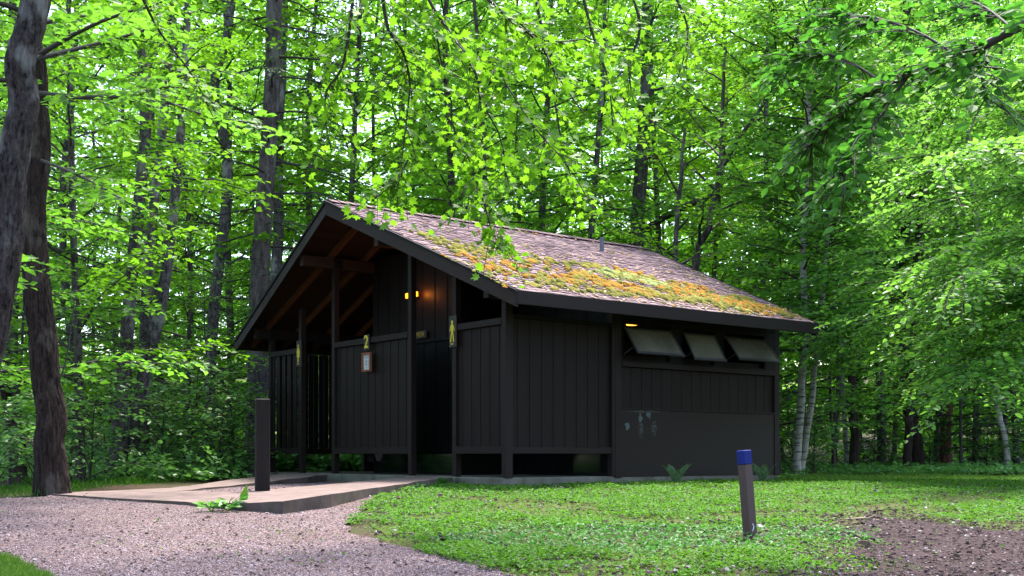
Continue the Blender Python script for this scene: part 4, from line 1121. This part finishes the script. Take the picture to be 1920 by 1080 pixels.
# --- trees shaped after the photo: trunk paths given in the view at one distance, base on the ground
def hero(name, label, paths, widths, d, bark, crown=None, seed=0, leafmat=None, leaft='ovate', base_px=None, cat='tree', group=None, limbs=(), depths=None, zmax=None):
    """paths: list of trunks, each a list of (px, py, depth offset); widths metres at base/top"""
    r = np.random.default_rng(seed)
    b = at(paths[0][0][0], paths[0][0][1], d+paths[0][0][2]); b.z = float(gz(b.x, b.y))-.04
    root = place(name, b, label, cat, group); T = []; bl = np.array(tuple(b))
    allL = Leaves(); tb = []
    for k, pth in enumerate(paths):
        pts = np.array([tuple(at(p[0], p[1], d+p[2])) for p in pth])
        pts = smooth_path(pts, 22); pts[1:-1, :2] += r.normal(0, .012, (20, 2))
        if k == 0 or pth[0][1] > 840: pts[0, 2] = float(gz(pts[0, 0], pts[0, 1]))-.06
        w0, w1 = widths[k]; rad = np.linspace(w0, w1, 22)/2; 
        if pth[0][1] > 780: rad[0] *= 1.28; rad[1] *= 1.08
        link('trunk', bark_trunk_mesh('trunk', pts-bl, rad, seed=seed) if d < 14 and name != 'beech_tree' else tube_mesh('trunk', [(pts-bl, rad, 14)]), bark, root); T.append((pts-bl, rad))
        if crown:
            c = dict(crown); t2, L2 = grow_crown(r, pts-bl, rad, **c)
            tb += t2; allL.P += L2.P; allL.D += L2.D; allL.N += L2.N; allL.S += L2.S
    for lm in limbs:
        pts = smooth_path(np.array([tuple(at(p[0], p[1], d+p[2])) for p in lm['path']]), 12)-bl
        tb.append((pts, np.linspace(lm['r'], lm.get('r1', .006), 12), 7))
        if 'leaf' in lm:
            n, tl = lm['leaf']
            for j in range(n):
                s = .25+.75*r.random(); i = min(int(s*11), 10); bd = norm(pts[i+1]-pts[i]); ang = (1 if j % 2 else -1)*(.4+.7*r.random())
                ca, sa = math.cos(ang), math.sin(ang)
                td = np.array([bd[0]*ca-bd[1]*sa, bd[0]*sa+bd[1]*ca, bd[2]*.5+r.normal(0, .15)])
                pa = allL.twig(r, pts[i], td, tl*(.5+.7*r.random()), lm.get('sp', .05), lm.get('size', .09), .25, lm.get('fl', .45))
                tb.append((np.vstack([pts[i], pa[len(pa)//2], pa[-1]]), np.array([.006, .004, .003]), 3))
    if tb: link('limbs', tube_mesh('limbs', tb), M['bark_twig'], root)
    if allL.P: link('crown', allL.mesh('crown', leaft), leafmat or M['leaf_mid'], root)
    return root

CR = dict(h0=3.2, nprim=28, plen=lambda u: 2.9*(1-.35*u), elev=.15, droop=.12, tw_sp=.16, tw_len=.8, lf_sp=.052, lf_size=.125, top_elev=.6, flat_=.45, twig_tubes=False, primr=.18)
def crm(**k): c = dict(CR); c.update(k); return c
hero('maple_tree', 'big leaning grey maple with mottled bark cutting the top left corner', [[(-150, 1010, 0), (-60, 760, 0), (0, 545, 0), (28, 290, 0), (60, 40, 0), (120, -350, .2), (150, -800, .4)]], [(.215, .16)], 8.2, M['bark_grey'],
     crown=crm(h0=5.2, nprim=12, plen=lambda u: 2.2), seed=1, leafmat=M['leaf_mid'])
hero('maple_tree', 'rugged dark brown trunk standing upright at the left beside the gravel', [[(97, 918, 0), (92, 780, 0), (78, 620, 0), (62, 420, 0), (72, 250, .1), (62, 60, .3), (70, -300, .5), (40, -700, .8)]], [(.31, .18)], 13.2, M['bark_dark'],
     crown=crm(h0=4.4, nprim=20), seed=2, leafmat=M['leaf_mid'],
     limbs=[dict(path=[(70, 175, 0), (150, 182, -.6), (250, 178, -1.4), (320, 150, -2), (385, 122, -2.6)], r=.034, leaf=(26, .7), size=.10),
            dict(path=[(66, 110, 0), (150, 90, .5), (260, 60, 1), (360, 20, 1.4)], r=.035, leaf=(22, .7), size=.10),
            dict(path=[(75, 300, 0), (150, 330, -1), (240, 380, -1.6)], r=.022, leaf=(16, .6), size=.10),
            dict(path=[(80, 760, 0), (120, 690, .2), (140, 560, .4)], r=.012)])
hero('dead_tree', 'thin leaning dark stem at the far left edge of the photo', [[(36, 822, 0), (18, 760, 0), (-8, 690, 0), (-60, 560, 0)]], [(.18, .10)], 17, M['bark_dark'], seed=3)
hero('maple_tree', 'clump of three slender mottled trunks left of the hut', [[(210, 900, 0), (228, 760, 0), (240, 600, 0), (262, 380, 0), (272, 180, 0), (250, -100, .3), (230, -400, .4)],
     [(238, 900, .2), (262, 740, .2), (298, 590, .2), (320, 450, .2), (330, 340, .2), (345, 150, .4), (365, -200, .8)],
     [(268, 898, .9), (272, 720, .9), (276, 520, .9), (296, 320, 1.0), (318, 100, 1.2), (330, -200, 1.4)]], [(.25, .14), (.24, .11), (.22, .12)], 19.5, M['bark_pale'],
     crown=crm(h0=5.0, nprim=8, plen=lambda u: 1.9, lf_size=.115), seed=4, leafmat=M['leaf_maple'])
hero('hemlock_tree', 'tall straight brown hemlock trunk rising just behind the left eave', [[(478, 893, 0), (482, 700, 0), (490, 480, 0), (506, 250, 0), (514, 60, 0), (520, -200, 0), (524, -500, 0)]], [(.42, .24)], 23.5, M['bark_far'],
     crown=dict(h0=1.8, nprim=60, plen=lambda u: 2.9*(1-.3*u)*(.35 if u < .22 else 1), elev=.0, droop=.16, tw_sp=.22, tw_len=.6, lf_sp=.035, lf_size=.085, flat_=.2, tdroop=.35, primr=.16, twig_tubes=False), seed=5, leafmat=M['needle'], leaft='needle')
hero('maple_tree', 'pale thin trunk rising close behind the brown hemlock trunk', [[(500, 893, 0), (508, 700, 0), (520, 470, 0), (524, 240, 0), (530, 60, 0), (540, -300, 0)]], [(.30, .16)], 26, M['bark_pale'], crown=crm(h0=6, nprim=18), seed=6, leafmat=M['leaf_mid'])
hero('maple_tree', 'crooked thin grey trunk showing above the foliage left of the hemlock', [[(390, 893, 0), (400, 600, 0), (428, 330, 0), (404, 160, 0), (432, 40, 0), (440, -200, 0), (420, -500, 0)]], [(.26, .14)], 25, M['bark_pale'], crown=crm(h0=3.5, nprim=26), seed=7, leafmat=M['leaf_maple'])
hero('maple_tree', 'dark upright trunk with a leaning dead limb behind the roof pipe', [[(1183, 890, 0), (1185, 600, 0), (1194, 430, 0), (1206, 280, 0), (1214, 120, 0), (1220, -200, 0), (1220, -450, 0)]], [(.40, .22)], 28, M['bark_far'],
     crown=crm(h0=6.5, nprim=20, plen=lambda u: 3), seed=8, leafmat=M['leaf_mid'],
     limbs=[dict(path=[(1190, 455, 0), (1225, 420, -.3), (1290, 385, -.8), (1345, 365, -1.2), (1420, 345, -1.6), (1480, 330, -2)], r=.10, r1=.03, leaf=(8, .5)),
            dict(path=[(1200, 300, 0), (1260, 285, -.5), (1330, 265, -1)], r=.05, leaf=(10, .6))])
hero('young_maple_tree', 'slim forked young maple spreading bright leaves behind the right roof', [[(1268, 890, 0), (1262, 600, 0), (1270, 420, 0), (1278, 320, 0), (1284, 240, 0)],
     [(1285, 890, .4), (1300, 520, .4), (1330, 420, .3), (1350, 320, .2), (1353, 240, .2), (1360, 90, .2)], [(1350, 325, .2), (1385, 260, 0), (1435, 190, -.3), (1480, 110, -.6), (1500, 40, -.8)]], [(.13, .05), (.17, .05), (.09, .03)], 22.5, M['bark_far'],
     crown=dict(h0=.8, nprim=15, plen=lambda u: 2.2*(1-.3*u), elev=.45, droop=.12, tw_sp=.17, tw_len=.7, lf_sp=.055, lf_size=.105, top_elev=.7, flat_=.35), seed=9, leafmat=M['leaf_maple'],
     limbs=[dict(path=[(1352, 280, .2), (1310, 235, .2), (1285, 200, .3)], r=.025, leaf=(12, .6)), dict(path=[(1340, 370, .3), (1400, 345, 0), (1480, 350, -.4), (1560, 380, -.8)], r=.03, leaf=(16, .7)),
            dict(path=[(1335, 400, .3), (1420, 372, 0), (1520, 400, -.3), (1600, 420, -.6)], r=.025, leaf=(10, .7)), dict(path=[(1360, 300, .2), (1430, 275, 0), (1500, 240, -.4)], r=.02, leaf=(16, .7))])
hero('birch_tree', 'left pale trunk of the birch pair beside the hut', [[(1493, 893, 0), (1500, 780, 0), (1504, 700, 0), (1512, 620, 0), (1506, 480, 0), (1515, 250, 0), (1520, -100, 0)]], [(.15, .09)], 21.5, M['birch'], crown=crm(h0=2.3, nprim=95, plen=lambda u: 1.4), seed=10, leafmat=M['leaf_beech'])
hero('birch_tree', 'right thinner leaning trunk of the birch pair beside the hut', [[(1500, 893, .1), (1514, 800, .1), (1524, 720, .1), (1533, 640, .1), (1545, 540, .1), (1560, 300, .2), (1580, 0, .4)]], [(.12, .07)], 21.5, M['birch'], crown=crm(h0=2.3, nprim=85, plen=lambda u: 1.3), seed=11, leafmat=M['leaf_beech'])
hero('oak_tree', 'thick dark trunk of the leaning pair at the right forest edge', [[(1724, 888, 0), (1712, 800, 0), (1700, 740, 0), (1690, 600, 0), (1700, 350, 0), (1700, 0, 0)]], [(.30, .18)], 27, M['bark_dark'], crown=crm(h0=3.4, nprim=24), seed=12, leafmat=M['leaf_mid'])
hero('oak_tree', 'thinner straight dark trunk of the pair at the right forest edge', [[(1697, 888, 0), (1703, 800, 0), (1706, 740, 0), (1712, 600, 0), (1730, 350, 0), (1760, 0, 0)]], [(.20, .12)], 26, M['bark_dark'], crown=crm(h0=3.4, nprim=20), seed=13, leafmat=M['leaf_beech'])
hero('dead_tree', 'dark broken trunk left of the leaning pair at the forest edge', [[(1600, 884, 0), (1601, 820, 0), (1597, 740, 0), (1600, 560, 0), (1606, 300, 0)]], [(.22, .13)], 26.5, M['bark_dark'], crown=crm(h0=3.5, nprim=14), seed=14, leafmat=M['leaf_mid'])
hero('dead_tree', 'reddish brown rotten trunk right of the leaning pair', [[(1775, 886, 0), (1773, 820, 0), (1778, 760, 0), (1776, 690, 0)]], [(.30, .14)], 27.5, bark_mat('rotten_bark', (.08, .035, .022), (.26, .13, .09), None), seed=15)
hero('birch_tree', 'thin pale leaning stem near the right edge of the photo', [[(1893, 888, 0), (1878, 800, 0), (1865, 740, 0), (1852, 640, 0), (1830, 400, 0), (1800, 100, 0)]], [(.14, .08)], 25.5, M['birch'], crown=crm(h0=3.6, nprim=16, plen=lambda u: 2), seed=16, leafmat=M['leaf_beech'])
hero('maple_tree', 'slim grey trunk just right of the birch pair', [[(1562, 886, 0), (1568, 800, 0), (1572, 700, 0), (1566, 500, 0), (1570, 200, 0)]], [(.15, .10)], 28, M['bark_pale'], crown=crm(h0=4, nprim=18), seed=17, leafmat=M['leaf_maple'])
hero('maple_tree', 'pale narrow trunk between the birch pair and the broken trunk', [[(1586, 886, 0), (1584, 800, 0), (1580, 700, 0), (1590, 500, 0), (1600, 200, 0)]], [(.13, .09)], 29.5, M['birch'], crown=crm(h0=4, nprim=18), seed=18, leafmat=M['leaf_mid'])

# beech just outside the frame on the right, its layered boughs reach over the lawn
def reach(path_fn): pass
hero('beech_tree', 'beech beyond the right edge whose layered leafy boughs hang over the lawn', [[(2120, 960, 0), (2110, 600, 0), (2100, 300, 0), (2110, -100, 0), (2120, -600, 0)]], [(.36, .2)], 15.5, M['bark_grey'], seed=19, leafmat=M['leaf_beech'],
     limbs=[dict(path=[(2110, y0, 0), (1980, y0+a, o*.3), (1840, y0+a*1.6, o*.7), (1700+dx, y0+a*2.4+25, o), ], r=.028, leaf=(85, .95), sp=.045, size=.09, fl=.6)
            for (y0, a, o, dx) in ((120, 20, 1, 60), (230, 30, -1.5, 40), (330, 20, 2, -40), (400, 35, 0, 20), (470, 20, -1, 80), (520, 25, 2.5, -90), (590, 12, .5, 40), (640, 8, 2, -20), (300, -10, 3.5, -60), (200, 10, 3, 0), (560, 10, 4, -160), (430, 10, 4, -100), (540, 5, 5, -230), (480, 8, 5, -210), (600, 6, 4.5, -190), (640, 5, 5.5, -160), (370, 8, 5, -180), (500, 5, 3, -130), (270, 5, 5, -150), (700, 4, 5, -100), (580, 5, 6.2, -250), (150, 5, 5, -100), (20, 10, 3, 0), (670, 6, -1, 120))])
# near dark beech bough at the top right (tree stands outside the frame)
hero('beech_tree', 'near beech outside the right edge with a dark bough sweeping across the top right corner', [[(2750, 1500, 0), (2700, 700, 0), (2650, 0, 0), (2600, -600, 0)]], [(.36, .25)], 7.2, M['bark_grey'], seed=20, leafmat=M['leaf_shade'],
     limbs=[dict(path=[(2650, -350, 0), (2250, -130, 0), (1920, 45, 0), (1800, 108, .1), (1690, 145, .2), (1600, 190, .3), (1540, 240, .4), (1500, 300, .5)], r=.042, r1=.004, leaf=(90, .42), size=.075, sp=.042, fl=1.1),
            dict(path=[(1800, 108, .1), (1720, 60, .4), (1620, 30, .7), (1540, 35, 1)], r=.010, leaf=(50, .40), size=.075, sp=.042, fl=1.1),
            dict(path=[(1700, 140, .2), (1650, 220, .1), (1610, 260, 0), (1580, 330, -.1)], r=.008, leaf=(50, .34), size=.075, sp=.042, fl=1.1),
            dict(path=[(1900, 55, 0), (1840, 10, .5), (1760, -20, .9)], r=.009, leaf=(30, .4), size=.075, sp=.042, fl=1.1),
            dict(path=[(1860, 80, .1), (1840, 130, -.2), (1850, 190, -.4)], r=.007, leaf=(22, .3), size=.075, sp=.042, fl=1.1),
            dict(path=[(1660, 160, .2), (1600, 120, .5), (1530, 100, .7), (1470, 120, .8)], r=.009, leaf=(32, .36), size=.075, sp=.042, fl=1.1)])
# near maple: stands behind the viewpoint, its limbs arch over and hang twigs before the roof
d9 = 8.8
base = Vector((2.6, -3.0, float(gz(2.6, -3.0))))
root = place('maple_tree', base, 'maple overhead whose drooping twigs of big lobed leaves hang before the roof', 'tree')
r = np.random.default_rng(77); bl = np.array(tuple(base))
tr = smooth_path(np.array([(0, 0, -.1), (-.1, .3, 2.5), (-.3, 1.0, 5.0), (-.6, 2.2, 7.4)]), 18)
link('trunk', tube_mesh('trunk', [(tr, np.linspace(.20, .11, 18), 14)]), M['bark_grey'], root)
L9 = Leaves(); tb = []
hang = [  # twigs that droop into the frame: pixel way-points and depths
    [(663, -20, 8.6), (655, 60, 8.7), (640, 130, 8.8), (612, 172, 8.9), (611, 230, 9.0), (622, 285, 9.1)],
    [(715, -20, 8.2), (728, 55, 8.3), (755, 95, 8.4), (768, 150, 8.6), (765, 200, 8.7), (752, 310, 8.8)],
    [(795, -20, 9.0), (820, 28, 9.0), (868, 92, 9.1), (896, 150, 9.1), (900, 185, 9.2), (940, 262, 9.3), (948, 350, 9.5)],
    [(820, 28, 9.0), (845, 60, 8.8), (870, 95, 8.5), (925, 120, 8.3), (950, 160, 8.2), (1010, 250, 8.0), (1060, 300, 7.9)],
    [(815, 30, 9.0), (826, 110, 9.2), (846, 190, 9.4), (850, 240, 9.5), (888, 320, 9.6), (880, 370, 9.7), (872, 395, 9.7)],
    [(895, -20, 8.6), (960, 40, 8.6), (1010, 80, 8.7), (1050, 150, 8.8), (1100, 220, 8.9)],
    [(960, 30, 8.6), (1020, 75, 8.3), (1100, 73, 8.0)],
    [(1090, -20, 9.4), (1110, 60, 9.4), (1140, 150, 9.4), (1150, 250, 9.5)],
    [(1000, -20, 9.8), (1030, 120, 9.9), (1050, 250, 10), (1075, 350, 10.1)],
    [(890, 330, 9.6), (910, 390, 9.5), (925, 440, 9.5), (950, 470, 9.4)],
    [(765, 300, 8.8), (740, 340, 8.8), (700, 375, 8.9)],
    [(1180, -20, 8.8), (1200, 50, 8.8), (1180, 130, 8.9), (1190, 200, 8.9)],
    [(260, -20, 9.8), (300, 60, 10), (360, 140, 10.2), (400, 220, 10.4)],
    [(1260, -20, 10.5), (1290, 60, 10.6), (1270, 150, 10.6)],
]
tops = []
for k, h in enumerate(hang):
    pts = smooth_path(np.array([tuple(at(*q)) for q in h]), 16)-bl
    if h[0][1] < 0: tops.append(pts[0])
    tb.append((pts, np.linspace(.0145 if h[0][1] < 0 else .009, .004, 16), 5))
    nt_ = int(10 + len(h)*3)
    for j in range(nt_):
        s = r.random()**.8; i = min(int(s*15), 14); bd = norm(pts[i+1]-pts[i])
        sdv = norm(np.array([bd[1]+r.normal(0, .4), -bd[0]+r.normal(0, .9), r.normal(0, .3)]))*(1 if j % 2 else -1)
        td = norm(bd*.5+np.array([sdv[0], sdv[1], 0])*.9+np.array([0, 0, -.02]))
        pa = L9.twig(r, pts[i], td, .15+.33*r.random(), .042, .062, .25, .9, pet=.5)
        tb.append((np.vstack([pts[i], pa[len(pa)//2], pa[-1]]), np.array([.0045, .0032, .002]), 3))
tops = np.array(tops); o_ = np.argsort(tops[:, 0]); tops = tops[o_]
tip_ = tr[-1]
for grp in np.array_split(np.arange(len(tops)), 4):   # four limbs that carry the hanging twigs
    c = tops[grp].mean(0)+np.array([0, -.6, .8])
    limb = smooth_path(np.array([tip_, tip_*.5+c*.5+np.array([0, 0, .6]), c]), 12)
    tb.append((limb, np.linspace(.07, .03, 12), 8))
    for g in grp: tb.append((smooth_path(np.array([limb[-1], (limb[-1]+tops[g])/2+np.array([0, 0, .15]), tops[g]]), 6), np.linspace(.026, .013, 6), 5))
link('limbs', tube_mesh('limbs', tb), M['bark_twig'], root)
link('crown', L9.mesh('crown', 'maple'), M['leaf_maple'], root)

# --- the wood round the clearing: copies of the prototype trees
# (px, distance, kind, variant, scale, label, group)
G_BEHIND = 'maples in the wood behind the hut roof'
row = [
 (150, 17.5, 'bright_maple', 0, .80, 'bright leafy maple behind the rugged dark trunk at the left', None),
 (350, 27, 'bright_maple', 1, .95, 'bright yellow green maple between the trunk clump and the hut', None),
 (-40, 19, 'maple', 0, .95, 'shady green maple filling the far left edge', None),
 (30, 24, 'hemlock', 0, 1.0, 'dusky hemlock showing between the two big left trunks', None),
 (140, 27, 'maple', 1, 1.0, 'green maple deep in the wood right of the rugged dark trunk', None),
 (300, 31, 'hemlock', 1, 1.0, 'grey green hemlock behind the clump of three trunks', None),
 (420, 33, 'maple', 0, 1.1, 'tall maple in the gap left of the brown hemlock trunk', None),
 (575, 31, 'hemlock', 0, .95, 'feathery hemlock just right of the tall brown trunk, above the left roof edge', None),
 (640, 27, 'bright_maple', 0, 1.1, 'bright maple rising directly behind the roof peak', None),
 (735, 31, 'maple', 1, 1.1, 'maple in the wood behind the left half of the roof', G_BEHIND),
 (830, 28, 'maple', 0, 1.05, 'maple in the wood behind the left half of the roof', G_BEHIND),
 (925, 26, 'bright_maple', 1, 1.0, 'bright maple behind the middle of the roof', None),
 (1010, 30, 'maple', 1, 1.1, 'deep green maple behind the roof left of the vent pipe', None),
 (1100, 27, 'beech', 0, 1.0, 'beech with flat boughs behind the roof just left of the vent pipe', None),
 (1250, 30, 'bright_maple', 0, 1.15, 'tall yellow green maple crown above the vent pipe', None),
 (1330, 33, 'bright_maple', 0, 1.1, 'bright maple deep behind the slim forked young maple', None),
 (1420, 27, 'bright_maple', 1, 1.05, 'bright maple behind the rear corner of the roof', None),
 (1500, 31, 'beech', 1, 1.1, 'beech with layered boughs behind the birch pair', None),
 (1600, 32, 'bright_maple', 0, 1.0, 'bright maple high above the dark broken trunk', None),
 (1650, 29, 'beech', 0, 1.05, 'beech spreading over the forest edge left of the leaning dark pair', None),
 (1760, 31, 'maple', 1, 1.0, 'green maple behind the reddish rotten trunk', None),
 (1830, 27.5, 'spruce', 0, .85, 'dark young spruce right of the rotten trunk', None),
 (1905, 27, 'spruce', 1, .95, 'dark spruce at the right edge under the beech boughs', None),
 (1660, 29.5, 'spruce', 1, .55, 'small dark spruce between the broken trunk and the leaning pair', None),
 (1880, 30, 'beech', 1, 1.0, 'tall beech standing behind the dark spruces', None),
 (1980, 26, 'beech', 0, 1.0, 'beech at the far right edge of the forest', None),
 (-160, 14, 'maple', 1, .85, 'maple just past the left edge of the photo', None),
 (240, 21.5, 'sapling', 0, 1.0, 'sapling with airy leaves in front of the trunk clump', None),
 (395, 21.5, 'sapling', 1, .8, 'sapling with bright leaves left of the hut eave', None),
 (130, 19, 'sapling', 1, .9, 'sapling right beside the rugged dark trunk', None),
 (20, 17, 'sapling', 0, .9, 'sapling in the shade between the big left trunks', None),
 (1560, 24.5, 'sapling', 0, 1.05, 'sapling with flat leaf layers right of the birch pair', None),
 (1800, 26, 'sapling', 1, 1.1, 'sapling hanging light leaves before the rotten trunk', None),
 (1460, 23, 'sapling', 1, 1.1, 'sapling peeping out past the hut right rear corner', None),
]
ra = random.Random(4)
for px, d, kind, var, s, lb, g in row:
    loc = fit_z(at(px, HOR, d)); nm = {'bright_maple': 'maple_tree', 'maple': 'maple_tree', 'beech': 'beech_tree', 'hemlock': 'hemlock_tree', 'spruce': 'spruce_tree', 'sapling': 'sapling'}[kind]
    tree(kind, var, loc, s, ra.random()*6.28, lb, nm, g)
bushes = [
 (165, 17.5, 1.0, 'leafy shrub at the foot of the rugged dark trunk'), (300, 19.6, 1.0, 'big leaved shrub right of the trunk clump'), (352, 20.5, 1.25, 'tallest bright shrub between the trunk clump and the hut'),
 (405, 19.5, .9, 'low shrub behind the concrete ramp'), (445, 20.3, 1.1, 'bright shrub beside the timber post and the hut corner'), (255, 22.5, 1.2, 'shrub half hidden behind the trunk clump'),
 (60, 15.6, .8, 'dark low shrub between the two big left trunks'), (545, 25, 1.3, 'shrub seen through the gap under the left porch screen'), (600, 26, 1.3, 'shrub seen under the left doorway of the porch'), (665, 26.5, 1.2, 'shrub seen under the centre screen of the porch'),
 (1525, 23.4, 1.0, 'shrub at the foot of the birch pair'), (1490, 24.5, 1.3, 'shrub behind the birch pair'), (1640, 28, 1.0, 'low shrub at the lawn edge left of the leaning dark pair'), (1745, 27.5, .9, 'low shrub between the leaning pair and the rotten trunk'),
 (1850, 26.5, .9, 'low shrub under the dark young spruce'), (1920, 25.5, .9, 'low shrub at the right edge of the lawn'), (-10, 14, .8, 'dark shrub at the left edge of the gravel'), (200, 25, 1.4, 'tall shrub in the shade behind the left trunks')]
for i, (px, d, s, lb) in enumerate(bushes):
    tree('bush', i % 3, fit_z(at(px, HOR, d)), s, ra.random()*6.28, lb, 'shrub', None, 'shrub')
# trees standing behind and beside the viewpoint (they close the clearing and are mirrored in the dark base panels)
# --- undergrowth along the forest edge, and the wood mass behind it
ru = np.random.default_rng(9); Lu = Leaves()
for _ in range(6500):
    side_ = ru.random() < .5
    if side_: px, d = ru.uniform(1440, 2050), ru.uniform(23.8, 34)
    else: px, d = ru.uniform(-200, 720), ru.uniform(18, 34)
    if not side_ and px > 440: d = max(d, 25)
    p = at(px, HOR, d); z = float(gz(p.x, p.y)); az = ru.random()*6.28
    Lu.twig(ru, np.array([p.x, p.y, z+.03]), np.array([math.cos(az)*.7, math.sin(az)*.7, .25+(.5 if side_ else 1.3)*ru.random()]), .25+(.35 if side_ else .9)*ru.random()**2, .045, .10, .35, .45)
tag(link('undergrowth', Lu.mesh('undergrowth', 'ovate'), M['leaf_bush']), 'ferny green undergrowth along the edge of the wood', 'undergrowth', kind='stuff')
# woodland mass
M['leaf_wood'] = leaf_mat('far_wood_leaf', (.04, .14, .015), (.12, .26, .03), (.30, .64, .06), .58, .6, .2)
def wood_mass(name, spots, lab):
    Pa, Da, Na, Sa, tubes = [], [], [], [], []
    protos = {}
    for k in range(3):
        r_ = np.random.default_rng(300+k); H = 21
        tr_, rad_ = straight_trunk(r_, H, .085, .03)
        tb_, L_ = grow_crown(r_, tr_, rad_, .5, 64, lambda u: 4.2*(1-.45*u)+.3, .2, .12, .24, 1.0, .11, .27, top_elev=.7, flat_=.6, twig_tubes=False, primr=.10)
        protos[k] = (tr_, rad_, tb_, L_.get())
    for i, (x, y, s) in enumerate(spots):
        tr_, rad_, tb_, (P, D, N, S) = protos[i % 3]; a = ru.random()*6.28; c, s_ = math.cos(a), math.sin(a); Rm = np.array([[c, -s_, 0], [s_, c, 0], [0, 0, 1.]]).T
        b_ = np.array([x, y, float(gz(x, y))-.1])
        Pa.append(P@Rm*s+b_); Da.append(D@Rm); Na.append(N@Rm); Sa.append(S*s)
        tubes.append((tr_@Rm*s+b_, rad_*s, 8)); tubes += [(t_@Rm*s+b_, q*s, 4) for t_, q, n_ in tb_[::6]]
    o = tag(link(name, leaf_mesh(name, np.concatenate(Pa), np.concatenate(Da), np.concatenate(Na), np.concatenate(Sa), 'kite'), M['leaf_wood']), lab, 'wood', kind='stuff')
    link('trunks', tube_mesh('trunks', tubes), M['bark_far'], o)
spots = []
for d in np.arange(35.5, 60, 4.0):
    hw = d*.5+4; n = int(2*hw/4.2)
    for k in range(n): spots.append((-hw+2*hw*(k+ru.random())/n, d+ru.uniform(-1.8, 1.8), ru.uniform(.78, 1.05)))
wood_mass('woodland', spots, 'deep green wood that closes the view all round behind the hut')
spots = []
for k in range(26):
    a = R(75)+k/25*R(210); rr_ = 20+ru.uniform(0, 7); spots.append((rr_*math.sin(a), 4+rr_*math.cos(a), .42))
wood_mass('woodland', spots, 'wood that closes the clearing behind and beside the viewpoint')
